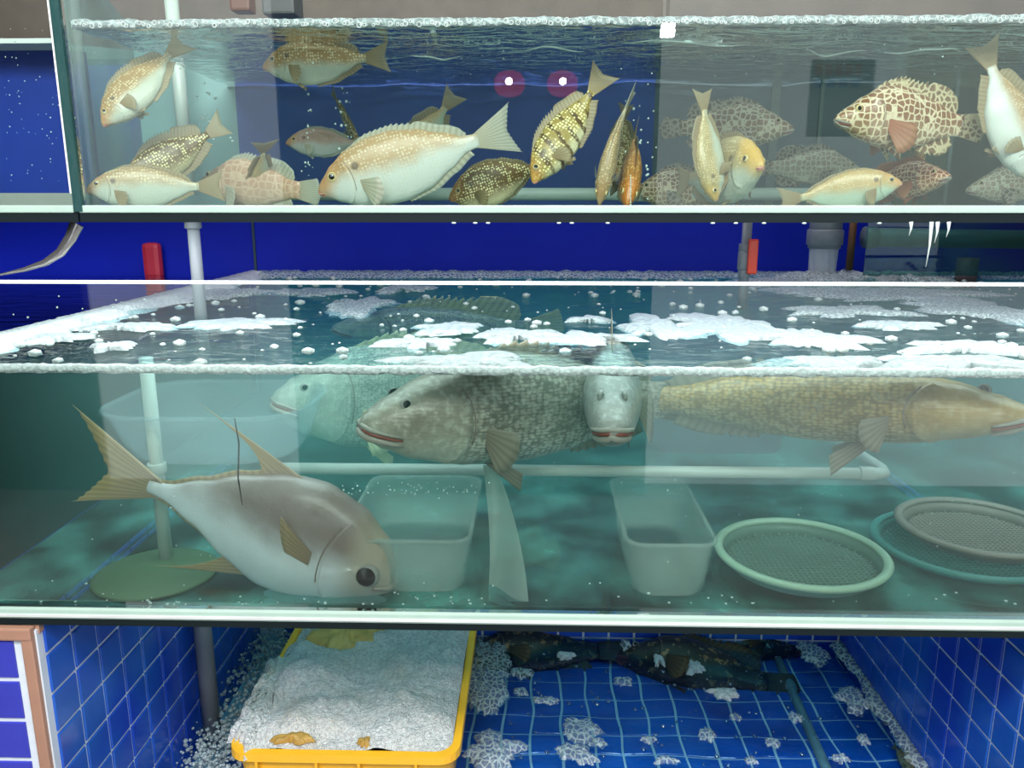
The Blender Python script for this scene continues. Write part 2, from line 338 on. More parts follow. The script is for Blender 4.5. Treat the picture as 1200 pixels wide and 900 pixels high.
#PART2
# ================================================================ FISH
def interp(pts, t):
    for (a, va), (b, vb) in zip(pts, pts[1:]):
        if t <= b:
            f = (t-a)/(b-a) if b > a else 0; f = f*f*(3-2*f)*.5+f*.5
            return va+(vb-va)*f
    return pts[-1][1]
KINDS = {
 'rabbit': dict(bl=.81, top=[(0,.004),(.015,.022),(.05,.05),(.12,.098),(.22,.142),(.35,.168),(.5,.170),(.65,.142),(.8,.088),(.92,.040),(1,.032)],
   bot=[(0,-.004),(.015,-.026),(.05,-.045),(.12,-.085),(.22,-.13),(.35,-.160),(.5,-.166),(.65,-.145),(.8,-.088),(.92,-.036),(1,-.030)],
   wid=[(0,.004),(.02,.020),(.08,.042),(.2,.066),(.4,.070),(.6,.054),(.8,.028),(1,.012)], eye=(.115,.040,.023), tail=((-.19,.12),(-.145,0),(-.19,-.12)),
   dor=(.22,.93,.05,.055,22), an=(.50,.93,.045,.05,14), mouth=.030, mz=-.02, gill=.225),
 'comb': dict(bl=.83, top=[(0,.0),(.02,.022),(.08,.055),(.2,.115),(.33,.168),(.45,.180),(.6,.155),(.75,.115),(.9,.065),(1,.058)],
   bot=[(0,-.012),(.02,-.032),(.08,-.062),(.2,-.105),(.35,-.140),(.5,-.145),(.65,-.13),(.8,-.088),(.92,-.060),(1,-.055)],
   wid=[(0,.008),(.03,.032),(.12,.060),(.3,.085),(.5,.080),(.7,.055),(.9,.025),(1,.016)], eye=(.13,.050,.020), tail=((-.13,.085),(-.17,0),(-.13,-.085)),
   dor=(.26,.93,.055,.085,20), an=(.64,.90,.04,.085,10), mouth=.085, mz=-.02, gill=.30),
 'grouper': dict(bl=.86, top=[(0,.0),(.02,.020),(.08,.052),(.18,.095),(.3,.135),(.45,.150),(.6,.135),(.75,.10),(.9,.058),(1,.05)],
   bot=[(0,-.020),(.015,-.040),(.06,-.066),(.15,-.098),(.3,-.125),(.5,-.130),(.65,-.115),(.8,-.08),(.92,-.052),(1,-.048)],
   wid=[(0,.012),(.02,.042),(.08,.066),(.2,.090),(.35,.100),(.55,.088),(.75,.055),(.9,.028),(1,.018)], eye=(.115,.050,.015), tail=((-.12,.085),(-.15,0),(-.12,-.085)),
   dor=(.30,.93,.05,.075,18), an=(.66,.90,.05,.07,10), mouth=.10, mz=-.014, gill=.29),
 'pompano': dict(bl=.735, top=[(0,-.012),(.008,.012),(.03,.060),(.08,.112),(.2,.165),(.35,.192),(.5,.180),(.65,.135),(.8,.075),(.93,.026),(1,.020)],
   bot=[(0,-.022),(.008,-.038),(.04,-.056),(.1,-.082),(.2,-.118),(.35,-.158),(.5,-.160),(.65,-.120),(.8,-.062),(.93,-.022),(1,-.018)],
   wid=[(0,.012),(.015,.030),(.06,.050),(.2,.078),(.4,.082),(.6,.060),(.8,.030),(1,.014)], eye=(.095,.020,.034), tail=((-.262,.160),(-.125,.0),(-.215,-.135)),
   dor=(.50,.95,.012,.010,16), an=(.52,.95,.012,.01,14), mouth=.060, mz=-.016, gill=.26),
}
def fishmat(kind, top, low, spot, sc_=46, split=(-.05, .04), bands=0, headcol=None, pale=0.0, seed=0):
    key = ('fish', kind, top, low, spot, sc_, bands, headcol, pale, seed)
    if key in MC: return MC[key]
    N = NT(kind+'_skin'); r = N.n('VectorMath', {'operation': 'ADD'}, _0=N.rest(), _1=(seed*1.7, seed*.9, seed*.6)).outputs[0]
    sep = N.n('SeparateXYZ', _0=N.rest()); x, z = sep.outputs[0], sep.outputs[2]
    zz = N.math('ADD', z, N.math('MULTIPLY', N.math('SUBTRACT', N.noise(7, r), .5), .10))
    up = N.ramp(zz, split[0], split[1])
    rough = .32
    if kind == 'comb':
        v = N.n('TexVoronoi', {'feature': 'DISTANCE_TO_EDGE'}, Vector=r, Scale=sc_, Randomness=.55)
        e = N.ramp(v.outputs[0], .04, .14)
        cell = N.mix(N.noise(9, r), top, tuple(c*.6+s*.12 for c, s in zip(top, (1, .3, .1))))
        c = N.mix(e, spot, N.mix(N.math('MULTIPLY', N.math('SUBTRACT', 1, up), .35), cell, low))
        h = e
    elif kind == 'rabbit':
        base = N.mix(up, low, top)
        if bands:
            b = N.math('ADD', N.math('SINE', N.math('MULTIPLY', N.math('ADD', x, N.math('MULTIPLY', z, .35)), 62)), N.math('MULTIPLY', N.math('SUBTRACT', N.noise(11, r), .5), 3.4))
            base = N.mix(N.math('MULTIPLY', N.ramp(b, .1, .9), bands), base, (.075, .035, .014))
        v = N.n('TexVoronoi', Vector=r, Scale=sc_, Randomness=.45)
        sp = N.math('SUBTRACT', 1, N.ramp(v.outputs[0], .26, .44))
        c = N.mix(N.math('MULTIPLY', sp, N.math('ADD', N.math('MULTIPLY', up, .75), .20)), base, spot)
        if headcol:
            c = N.mix(N.math('MULTIPLY', N.ramp(N.math('ADD', x, N.math('MULTIPLY', z, .6)), .36, .47), .75), c, headcol)
        # the round shoulder blotch
        dd = N.n('VectorMath', {'operation': 'DISTANCE'}, _0=N.n('CombineXYZ', X=x, Z=z).outputs[0], _1=(.285, 0, .055)).outputs[1]
        c = N.mix(N.math('MULTIPLY', N.math('SUBTRACT', 1, N.ramp(dd, .012, .026)), .75), c, (.05, .03, .02))
        h = sp
    elif kind == 'grouper':
        base = N.mix(up, low, top); base = N.mix(N.math('MULTIPLY', N.ramp(N.noise(5, r, 4), .3, .75), .6), base, tuple(s for s in spot))
        st = N.n('VectorMath', {'operation': 'MULTIPLY'}, _0=r, _1=(.8, .6, 1.5)).outputs[0]
        v = N.n('TexVoronoi', Vector=st, Scale=sc_, Randomness=.5)
        body = N.math('SUBTRACT', 1, N.ramp(x, .20, .33))
        c = N.mix(N.math('MULTIPLY', N.ramp(v.outputs[0], .30, .62), N.math('MULTIPLY', body, .72)), base, tuple(t*.25 for t in top))
        c = N.mix(N.math('MULTIPLY', N.ramp(N.noise(26, r, 5), .45, .7), .25), c, tuple(t*.45 for t in top))
        c = N.mix(N.math('MULTIPLY', N.ramp(N.noise(60, r, 5), .45, .7), .3), c, tuple(min(1, t*1.5) for t in low)); h = v.outputs[0]
    elif kind == 'tiger':
        n1 = N.noise(16, r, 4, rough=.6)
        c = N.mix(N.ramp(n1, .57, .66), top, spot); c = N.mix(N.ramp(N.noise(38, r, 4), .60, .68), c, low); h = n1; rough = .35
    else:
        base = N.mix(N.ramp(zz, -.03, .10), low, top); c = N.mix(N.math('MULTIPLY', N.ramp(N.noise(4, r, 4), .4, .7), .35), base, spot)
        if headcol: c = N.mix(N.math('MULTIPLY', N.ramp(x, .33, .42), .8), c, headcol)
        h = N.noise(120, r); rough = .26
    if pale: c = N.mix(pale, c, (.5, .55, .5))
    MC[key] = N.surf(N.pbsdf(Base_Color=c, Roughness=rough, Specular_IOR_Level=.5, Normal=N.bump(h, .16, .004))); return MC[key]
def finmat(name, col, tip, alpha=.8, mot=None):
    key = ('fin', name, col, tip)
    if key in MC: return MC[key]
    N = NT(name); a = N.n('Attribute', {'attribute_name': 'finuv'}); s = N.n('SeparateXYZ', _0=a.outputs['Vector'])
    rays = N.ramp(N.math('SINE', N.math('MULTIPLY', s.outputs[0], 6.2832)), -.6, .9)
    c = N.mix(s.outputs[1], col, tip); c = N.mix(N.math('MULTIPLY', rays, .35), c, tuple(x*.45 for x in col))
    if mot:
        v = N.n('TexVoronoi', {'feature': 'DISTANCE_TO_EDGE'}, Vector=N.rest(), Scale=mot[0]); c = N.mix(N.ramp(v.outputs[0], .05, .2), mot[1], c)
    p = N.pbsdf(Base_Color=c, Roughness=.4); t = N.n('BsdfTranslucent', Color=c)
    sh = N.n('MixShader', _0=.3, _1=p, _2=t)
    al = N.math('SUBTRACT', alpha+.12, N.math('MULTIPLY', s.outputs[1], .35), clamp=True)
    MC[key] = N.surf(N.n('MixShader', _0=al, _1=N.n('BsdfTransparent'), _2=sh)); return MC[key]
M_pupil = simple('black_pupil', (.006, .006, .008), .06, var=0)
M_iris = simple('gold_iris', (.55, .45, .22), .15, var=.1)
M_irisg = simple('grey_iris', (.30, .30, .27), .15, var=.1)
M_lip = simple('pink_lip', (.50, .22, .17), .4)
M_lipd = simple('dark_mouth_line', (.22, .05, .035), .4)
M_lipw = simple('pale_lip', (.55, .55, .50), .35)
M_lipg = simple('grey_lip', (.27, .26, .22), .4)
M_gill = simple('dark_gill_slit', (.20, .165, .13), .5)
def bender(curve, tailc, lift):
    """lateral curvature, extra tail swing, vertical lift of the tail, as a map of rest points"""
    n = 60; tab = []; px, py, ang = .5, 0.0, 0.0
    for i in range(n+1):
        s = i/n; tab.append((px, py, ang)); ang = curve*s*s+tailc*max(0, s-.6)**1.5*4
        px -= math.cos(ang)/n; py += math.sin(ang)/n
    tz = []; pz = 0.0
    for i in range(n+1): s = i/n; tz.append(pz); pz += lift*(s*s)/n
    def f(v):
        s = max(0, min(.9999, .5-v.x)); i = s*n; k = int(i); fr = i-k
        a, b = tab[k], tab[k+1]; cx = a[0]+(b[0]-a[0])*fr; cy = a[1]+(b[1]-a[1])*fr; an = a[2]+(b[2]-a[2])*fr
        ex = v.x-.5 if v.x > .5 else (.5-v.x-s if v.x < -.5 else 0)
        return Vector((cx+math.sin(an)*v.y*1.0-abs(0), cy+math.cos(an)*v.y, v.z+tz[k]+(tz[min(k+1, n)]-tz[k])*fr))+Vector((v.x-.5 if v.x > .5 else (v.x+.5 if v.x < -.5 else 0), 0, 0))
    return f
def fish(name, kind, label, H, Tl, up=(0, 0, 1), skin=None, fin=None, group=None, curve=0.0, tailc=0.0, lift=0.0, eyec='gold', dorsal=1.0, fat=1.0, spread=1.0,
         lips=None, tailgeo=None, deep=1.0, pect=1.0, pmat=None):
    K = KINDS[kind]; H = Vector(H); Tl = Vector(Tl); Ln = (H-Tl).length; x = (H-Tl).normalized(); up = Vector(up); y = up.cross(x).normalized(); z = x.cross(y)
    root = thing(name, label, 'fish', (0, 0, 0), group)
    root.matrix_world = Matrix.Translation((H+Tl)/2) @ Matrix((x, y, z)).transposed().to_4x4()
    f = bender(curve, tailc, lift); bl = K['bl']
    def prof(s): return interp(K['top'], s)*deep, interp(K['bot'], s)*deep, interp(K['wid'], s)*fat
    def S(s, phi, off=0.0):        # body surface in rest space; phi 0 = left flank, pi/2 = back, pi = right flank
        t, b, w_ = prof(s); c = math.cos(phi); sn = math.sin(phi)
        return Vector((.5-s*bl, (w_+off)*(abs(c)**.85)*(1 if c > 0 else -1), (t+b)/2+((t-b)/2+off)*sn))
    def finish(nm, bm, mats, parent=root, smooth=True, uv=None):
        rest = [v.co.copy() for v in bm.verts]
        for v in bm.verts: v.co = f(v.co)*Ln
        bmesh.ops.recalc_face_normals(bm, faces=bm.faces)
        me = bpy.data.meshes.new(nm); bm.to_mesh(me); bm.free()
        at_ = me.attributes.new('rest', 'FLOAT_VECTOR', 'POINT'); at_.data.foreach_set('vector', [c for v in rest for c in v])
        if uv:
            au = me.attributes.new('finuv', 'FLOAT_VECTOR', 'POINT'); au.data.foreach_set('vector', [c for v in uv for c in v])
        return link(nm, me, mats, parent, smooth)
    # body
    bm = bmesh.new(); NR, NS = 42, 28; rings = []
    for i in range(NR+1):
        s = (i/NR)**1.35; rings.append([bm.verts.new(S(s, 2*math.pi*k/NS)) for k in range(NS)])
    for a, b in zip(rings, rings[1:]):
        for k in range(NS): bm.faces.new((a[k], a[(k+1) % NS], b[(k+1) % NS], b[k]))
    bm.faces.new(rings[0]); bm.faces.new(rings[-1][::-1])
    finish('body', bm, skin)
    # fins
    def finsheet(nm, base, tips, mat, th=.006, rows=4, yo=None):
        """base and tips: lists of rest points, one per ray"""
        bm = bmesh.new(); uv = []; n = len(base)
        G = [[], []]
        for sd in (0, 1):
            for i in range(n):
                row = []
                for j in range(rows+1):
                    q = j/rows; p = base[i].lerp(tips[i], q)
                    nrm = yo if yo is not None else Vector((0, 1, 0))
                    p = p+nrm*(th*(1-q*.85)*(.6+.4*(i % 2)))*(1 if sd else -1)*.5
                    row.append(bm.verts.new(p)); uv.append((i*.5, q, 0))
                G[sd].append(row)
        for sd in (0, 1):
            for i in range(n-1):
                for j in range(rows):
                    q = (G[sd][i][j], G[sd][i+1][j], G[sd][i+1][j+1], G[sd][i][j+1]); bm.faces.new(q if sd else q[::-1])
        for i in range(n-1): bm.faces.new((G[0][i][rows], G[0][i+1][rows], G[1][i+1][rows], G[1][i][rows]))
        for i in (0, n-1):
            for j in range(rows): bm.faces.new((G[0][i][j], G[0][i][j+1], G[1][i][j+1], G[1][i][j]))
        return finish(nm, bm, mat, uv=uv)
    s0, s1, h0, h1, nr = K['dor']; nr = nr*2; base = []; tips = []
    for i in range(nr+1):
        q = i/nr; s = s0+(s1-s0)*q; t, b, _ = prof(s)
        h = (h0+(h1-h0)*math.sin(math.pi*min(1, max(0, (q-.5)*2)))) if q > .5 else h0*(1-(1-q*2)**4)
        if q > .93: h *= (1-q)/.07*.6+.4
        if i % 2 and q < .6: h *= .62
        if kind == 'pompano' : h = K['dor'][2]*(1-.3*q)
        h *= dorsal; base.append(Vector((.5-s*bl, 0, t-.010))); tips.append(Vector((.5-s*bl-h*.75, 0, t+h)))
    finsheet('dorsal_fin', base, tips, fin)
    s0, s1, h0, h1, nr = K['an']; base = []; tips = []
    for i in range(nr*2+1):
        q = i/(nr*2); s = s0+(s1-s0)*q; t, b, _ = prof(s); h = h0*(.5+.5*q)+ (h1-h0)*math.sin(math.pi*q); h *= dorsal
        if i % 2 and q < .4: h *= .7
        base.append(Vector((.5-s*bl, 0, b+.010))); tips.append(Vector((.5-s*bl-h*.8, 0, b-h)))
    finsheet('anal_fin', base, tips, fin)
    if kind == 'pompano':
        for nm, sa, sb, tip, sgn in (('dorsal_lobe', .42, .60, Vector((-.165, 0, .285)), 1), ('anal_lobe', .52, .66, Vector((-.19, 0, -.235)), -1)):
            base = []; tips = []
            for i in range(13):
                q = i/12; s = sa+(sb-sa)*q; t, b, _ = prof(s); zb = t-.008 if sgn > 0 else b+.008
                bp = Vector((.5-s*bl, 0, zb)); hh = (1-q)**1.6
                base.append(bp); tips.append(bp.lerp(tip, hh)+Vector((-.02*math.sin(math.pi*q), 0, sgn*(.012))))
            finsheet(nm, base, tips, pmat or fin, rows=6)
    # tail fin
    tg = tailgeo or K['tail']; t, b, _ = prof(1.0); xe = .5-bl; base = []; tips = []; nt = 24
    for i in range(nt+1):
        q = i/nt; base.append(Vector((xe+(.045 if kind == 'pompano' else .022), 0, b+(t-b)*(1-q))))
        (ux, uz), (mx_, mz_), (lx, lz) = tg
        if q < .5: e = q*2; e2 = e**(.75 if kind != 'comb' else 1); p = Vector((ux+(mx_-ux)*e**.8, 0, uz+(mz_-uz)*e))
        else: e = (1-q)*2; e2 = e**(.75 if kind != 'comb' else 1); p = Vector((lx+(mx_-lx)*e**.8, 0, lz+(mz_-lz)*e))
        tips.append(Vector((xe+p.x+(.006 if i % 2 else 0), 0, p.z*spread)))
    finsheet('tail_fin', base, tips, pmat if kind == 'pompano' and pmat else fin, th=.014, rows=5)
    # pectoral and pelvic fins
    for sd in (1, -1):
        s = K['gill']+.045; base = []; tips = []; pl = {'rabbit': .12, 'comb': .15, 'grouper': .13, 'pompano': .13}[kind]*pect
        for i in range(13):
            q = i/12; p_ = (-.12-.35*q) if kind != 'pompano' else (.10-.22*q); ph = p_ if sd > 0 else math.pi-p_; bp = S(s, ph, .001)
            a = math.radians(-8-62*q) if kind != 'pompano' else math.radians(38-24*q); ln = pl*(.72+.28*math.sin(math.pi*(q*.8+.1)))*(1 if i % 2 == 0 else .96)
            if kind == 'pompano': ln = pl*(1-.45*q)
            base.append(bp); tips.append(bp+Vector((-math.cos(a)*ln, sd*((.35 if kind != 'pompano' else .12)*ln), math.sin(a)*ln)))
        finsheet('pectoral_fin', base, tips, pmat if pmat and kind != 'pompano' else fin, th=.005)
        base = []; tips = []; pl2 = {'rabbit': .075, 'comb': .11, 'grouper': .11, 'pompano': .06}[kind]
        for i in range(9):
            q = i/8; sp = K['gill']+.07+.05*q; _, b, w_ = prof(sp)
            bp = Vector((.5-sp*bl, sd*w_*.28, b*.93)); base.append(bp)
            tips.append(bp+Vector((-pl2*(.9-.35*q), sd*.03, -pl2*(.75-.45*q))))
        finsheet('pelvic_fin', base, tips, fin, th=.005)
    # eyes
    es, ez, er = K['eye']
    for sd in (1, -1):
        t, b, _ = prof(es); mid = (t+b)/2; ph = math.asin(max(-1, min(1, (ez-mid)/((t-b)/2)))); ph = ph if sd > 0 else math.pi-ph
        c = S(es, ph, 0)
        bm = bmesh.new(); rr = [[]]; e_out = Vector((0, sd, .12)).normalized(); ex = Vector((1, 0, 0)); ez_ = e_out.cross(ex)
        pr_ = .62 if kind != 'pompano' else .78; prof_e = [(1.0, -.25), (1.0, .10), (.90, .30), (pr_, .46), (pr_-.05, .48), (.28, .56), (0.02, .6)]; rings = []
        for r_, h_ in prof_e: rings.append([bm.verts.new(c+ (ex*math.cos(k*math.pi/8)+ez_*math.sin(k*math.pi/8))*er*r_+e_out*er*h_*.8) for k in range(16)])
        for i, (a, b2) in enumerate(zip(rings, rings[1:])):
            for k in range(16): fc = bm.faces.new((a[k], a[(k+1) % 16], b2[(k+1) % 16], b2[k])); fc.material_index = 1 if i >= 3 else 0
        fc = bm.faces.new(rings[-1]); fc.material_index = 1
        finish('eye', bm, [M_iris if eyec == 'gold' else M_irisg, M_pupil])
    # mouth and gill covers
    sm = K['mouth']
    def mouth(nm, zoff, r, mat, sfac=1.0):
        pts = []
        for i in range(17):
            k = -1+i/8; s = .002+sm*sfac*abs(k)**1.3; t, b, _ = prof(s); mid = (t+b)/2; zz = K['mz']+zoff-(.022*abs(k) if kind in ('grouper', 'comb') else .006*abs(k))
            q = max(-.95, min(.95, (zz-mid)/((t-b)/2))); ph = math.asin(q); ph = ph if k < 0 else math.pi-ph
            pts.append(S(s, ph, .0015))
        bm = bmesh.new(); rr = [r*(.45+.55*(1-abs(-1+i/8)**2)) for i in range(17)]; tube(bm, pts, rr, 8); finish(nm, bm, mat)
    bigm = kind in ('grouper', 'comb')
    lr = 1.9 if kind == 'pompano' else (.8 if kind == 'grouper' else 1)
    lp = lips or (M_lip if kind == 'rabbit' else M_lipg)
    mouth('upper_lip', .005 if not bigm else .009, (.0055 if not bigm else .008)*lr, lp)
    mouth('lower_lip', -.006 if not bigm else -.012, .006 if not bigm else .010, lp)
    mouth('mouth_line', 0, .004 if not bigm else .006*lr, M_lipd)
    for sd in (1, -1):
        bm = bmesh.new(); g = []
        for i in range(9):
            row = []; u = i/8
            for j in range(13):
                v = -1+j/6; ph = v*1.02-.10; s = K['gill']*(.66+.34*u)-.055*v*v*u
                ph = ph if sd > 0 else math.pi-ph
                row.append(bm.verts.new(S(s, ph, -.001+.0065*u**2)))
            g.append(row)
        for i in range(8):
            for j in range(12): bm.faces.new((g[i][j], g[i][j+1], g[i+1][j+1], g[i+1][j]))
        e = [bm.verts.new(v.co+Vector((-.004, -.010*sd, 0))) for v in g[8]]
        for j in range(12): bm.faces.new((g[8][j], g[8][j+1], e[j+1], e[j]))
        finish('gill_cover', bm, skin)
        pts = []
        for j in range(4, 12):
            v = -1+j/6; ph = v*1.02-.10; ph = ph if sd > 0 else math.pi-ph; pts.append(S(K['gill']+.012-.055*v*v, ph, .0005))
        bm = bmesh.new(); tube(bm, pts, .0018, 6); finish('gill_slit', bm, M_gill)
    return root
# skins
RB = lambda top=(.34,.21,.085), low=(.44,.47,.40), spot=(.66,.56,.36), head=(.42,.21,.08), **k: fishmat('rabbit', top, low, spot, headcol=head, **k)
S_olive = RB(seed=1, split=(-.06, .03)); S_pale = RB(top=(.38,.27,.15), low=(.46,.50,.44), seed=2, split=(-.02, .08))
S_big = RB(top=(.38,.25,.13), low=(.52,.55,.52), spot=(.58,.48,.34), sc_=60, seed=3, split=(-.03, .06))
S_dot = RB(top=(.13,.075,.02), low=(.40,.36,.22), spot=(.85,.78,.42), sc_=44, seed=4, split=(-.12, -.03))
S_band = RB(top=(.30,.22,.06), low=(.55,.52,.35), spot=(.85,.80,.40), sc_=44, bands=.9, head=(.50,.24,.04), seed=5, split=(-.12, -.03))
S_pink = RB(top=(.40,.24,.19), low=(.45,.46,.44), spot=(.55,.42,.32), sc_=60, seed=6)
S_yel = RB(top=(.44,.30,.13), low=(.38,.47,.38), spot=(.54,.46,.28), sc_=50, head=(.55,.30,.12), seed=7)
S_orange = RB(top=(.30,.13,.03), low=(.40,.30,.14), spot=(.65,.45,.16), head=(.50,.16,.02), seed=8)
S_gold = RB(top=(.36,.28,.13), low=(.42,.46,.38), spot=(.58,.48,.27), head=(.62,.36,.06), seed=9)
CB = lambda **k: fishmat('comb', *(k.pop('c', ((.20,.10,.045), (.42,.34,.22), (.62,.52,.36)))), sc_=k.pop('s', 23), **k)
S_comb = CB(seed=1, s=25); S_combd = CB(c=((.15,.105,.07), (.25,.22,.16), (.44,.40,.30)), seed=2, s=23); S_combr = CB(c=((.22,.06,.03), (.42,.25,.14), (.66,.46,.30)), seed=3, s=25)
S_combp = CB(c=((.28,.23,.17), (.40,.38,.30), (.48,.46,.36)), seed=4, s=23); S_mot = fishmat('comb', (.42,.28,.20), (.48,.36,.26), (.50,.36,.26), sc_=22, seed=5)
Fy = finmat('yellowish_fin', (.38,.28,.15), (.50,.42,.26)); Fp = finmat('pale_fin', (.52,.48,.36), (.60,.62,.52)); Fd = finmat('dark_olive_fin', (.16,.12,.05), (.36,.30,.14))
Fc = finmat('honeycomb_fin', (.22,.12,.06), (.34,.22,.12), .92, (25, (.72,.62,.40))); Fcd = finmat('dull_honeycomb_fin', (.15,.10,.07), (.2,.16,.12), .9, (23, (.40,.36,.28))); Fr = finmat('rusty_fin', (.40,.13,.05), (.50,.24,.12), .92)
GR, GH = 'spotted rabbitfish in the upper tank', 'honeycomb groupers in the upper tank'
dl = Vector((-1, 0, .45)); ur = Vector((1, 0, .4))
def rf(label, h, t, skin, fin=Fy, **k): return fish('rabbitfish', 'rabbit', label, at(*h), at(*t), skin=skin, fin=fin, group=GR, **k)
def hg(label, h, t, skin, fin=Fc, **k): return fish('honeycomb_grouper', 'comb', label, at(*h), at(*t), skin=skin, fin=fin, group=GH, **k)
rf('olive spotted rabbitfish diving head down at the upper left, dark shoulder spot', (120,147,.03), (216,44,.10), S_olive, up=(-.9,0,.5), deep=1.0, tailc=-.15, lift=-.04)
rf('pale rabbitfish resting on the bottom at the far left of the upper tank', (101,222,.028), (264,218,.06), S_pale, up=(-.05,0,1), lips=M_lip, deep=.92, dorsal=.5)
rf('brown dotted rabbitfish behind the pale one, tail raised to the right', (145,215,.09), (270,150,.16), S_dot, up=(-.3,0,1), lift=.22, dorsal=1.3, deep=.95)
rf('golden backed rabbitfish swimming left just under the foam line', (308,78,.14), (458,66,.14), S_olive, up=(.0,0,1), deep=1.0, dorsal=.7)
rf('small pinkish rabbitfish swimming left above the big rabbitfish', (335,167,.30), (433,168,.34), S_pink, up=(0,0,1), fin=Fp, curve=.2, dorsal=.6)
rf('dark slender rabbitfish seen edge on, rising behind the small pinkish one', (421,172,.38), (388,104,.42), S_dot, fin=Fd, up=(.5,-.85,.2), fat=.8, deep=.6)
rf('largest rabbitfish of all, tan back and white belly, forked tail raised right', (373,224,.035), (606,152,.05), S_big, up=(-.25,0,1), fin=Fp, deep=1.0, dorsal=.55, lift=.04)
rf('rabbitfish mostly hidden behind the largest one, only its yellow tail showing', (462,212,.34), (536,106,.36), S_yel, up=(-.8,0,.6), fin=Fy)
rf('brown rabbitfish covered in bright dots resting head left on the bottom', (526,233,.12), (650,190,.16), S_dot, up=(-.1,0,1), fin=Fd, deep=1.12, lift=.10, dorsal=.5)
rf('brown banded and dotted rabbitfish standing head down in the middle', (624,214,.05), (708,86,.12), S_band, up=(-.85,0,.5), fin=Fy, deep=.86, tailc=.5, curve=.15)
rf('thin pale rabbitfish seen edge on, upright with its head down', (702,240,.06), (732,98,.10), S_pale, up=(-.15,-.97,.1), fin=Fp, fat=1.0, deep=.85, curve=.3, dorsal=.4)
rf('orange headed rabbitfish facing down beside the thin pale one', (735,240,.07), (744,150,.24), S_orange, up=(.12,-.85,.5), fin=Fd, fat=1.15, deep=.9, dorsal=.9)
rf('dark dotted rabbitfish behind the thin and the orange headed ones', (722,205,.34), (734,120,.36), S_dot, up=(.95,.2,0), fin=Fd)
rf('pale spotted rabbitfish with its head down and yellow tail straight up', (838,236,.10), (820,104,.12), S_gold, up=(-.85,-.5,.1), fin=Fy, deep=.92, curve=.1, fat=1.2)
rf('round pale rabbitfish with yellow forehead looking right', (894,193,.06), (792,214,.30), S_gold, up=(.1,0,1), fin=Fy, deep=1.25, fat=1.3)
rf('greenish yellow rabbitfish on the bottom facing right, below the big grouper', (1057,214,.05), (910,236,.07), S_yel, up=(0,0,1), fin=Fy, deep=.93, dorsal=.35)
rf('pale rabbitfish hanging head down at the right edge of the upper tank', (1208,212,.06), (1150,46,.08), S_big, up=(.9,0,.3), fin=Fy, deep=1.0)
rf('yellow green rabbitfish seen from behind, tail up, at lower left', (300,236,.22), (311,164,.10), S_yel, up=(-.3,-.9,.3), fin=Fd, deep=.6, spread=1.2)
rf('speckled rabbitfish almost hidden behind the nearest honeycomb grouper', (1078,196,.26), (1076,120,.30), S_dot, up=(-.3,-.9,.2), fin=Fy, fat=1.2)
hg('clearest honeycomb grouper, cream net over brown, swimming left at upper right', (979,138,.06), (1157,146,.12), S_comb, up=(.02,0,1), pmat=Fr, deep=1.08, lift=-.08, pect=1.15)
hg('reddish honeycomb grouper on the bottom with its head at right', (1114,206,.14), (1000,222,.30), S_combr, up=(0,0,1), fin=Fr, fat=1.4)
hg('dull honeycomb grouper swimming right behind the pale rabbitfish', (930,150,.26), (772,150,.34), S_combd, up=(0,0,1), fin=Fcd, deep=1.0)
hg('faint honeycomb grouper far back left of the greenish yellow rabbitfish', (1010,200,.48), (880,196,.48), S_combp, up=(0,0,1), fin=Fcd)
hg('honeycomb grouper low down behind the white pipe near the middle', (742,224,.46), (868,220,.48), S_comb, up=(0,0,1), fin=Fcd, deep=1.1)
hg('shadowy honeycomb grouper at the back under the head down fish, far right', (1132,222,.44), (1262,214,.44), S_combp, up=(0,0,1), fin=Fcd)
fish('mottled_grouper', 'comb', 'pinkish mottled grouper lying on the bottom at left of the largest rabbitfish', at(236,212,.22), at(378,226,.12), skin=S_mot, fin=Fp, dorsal=.8, deep=.95)
# ---- middle tank fish
S_pom = fishmat('pompano', (.22,.17,.15), (.70,.77,.80), (.46,.45,.45), headcol=(.42,.36,.26), seed=1)
Fpo = finmat('brown_yellow_fin', (.36,.26,.16), (.55,.42,.22), .95); Fpp = finmat('yellow_lobe', (.42,.32,.20), (.62,.44,.20), .95)
fish('pompano', 'pompano', 'big silver pompano with forked yellow tail swimming down to the right', at(463,680,.10), at(74,527,.16), up=(.36,-.10,1), skin=S_pom, fin=Fpo, pmat=Fpp, eyec='grey', deep=1.04, lift=-.05)
GR_ = lambda top, low, spot, seed, s=52: fishmat('grouper', top, low, spot, sc_=s, seed=seed, split=(-.09, .02))
S_sil = GR_((.20,.18,.14), (.44,.46,.38), (.34,.32,.25), 1, 78); S_face = GR_((.22,.22,.20), (.40,.42,.40), (.30,.31,.29), 2, 80); S_long = GR_((.36,.22,.06), (.36,.33,.22), (.34,.24,.10), 3, 90); S_white = GR_((.30,.36,.30), (.42,.48,.40), (.34,.40,.34), 4, 110)
Fg = finmat('grey_fin', (.22,.19,.14), (.36,.33,.25), .95); Fgy = finmat('pale_yellow_fin', (.55,.55,.32), (.66,.68,.45), .95)
fish('giant_perch', 'grouper', 'large grey scaly fish facing left with red mouth edge, in the middle', at(421,494,.10), at(820,462,.42), up=(0,-.05,1), skin=S_sil, fin=Fg, eyec='grey', lips=M_lipg, deep=1.04, curve=.15, pect=.7, dorsal=.6)
fish('giant_perch', 'grouper', 'large grey fish facing the viewer head on with downturned mouth', at(718,502,.05), at(716,400,.75), up=(0,.25,1), skin=S_face, fin=Fg, eyec='grey', lips=M_lipg, fat=.74, deep=.9)
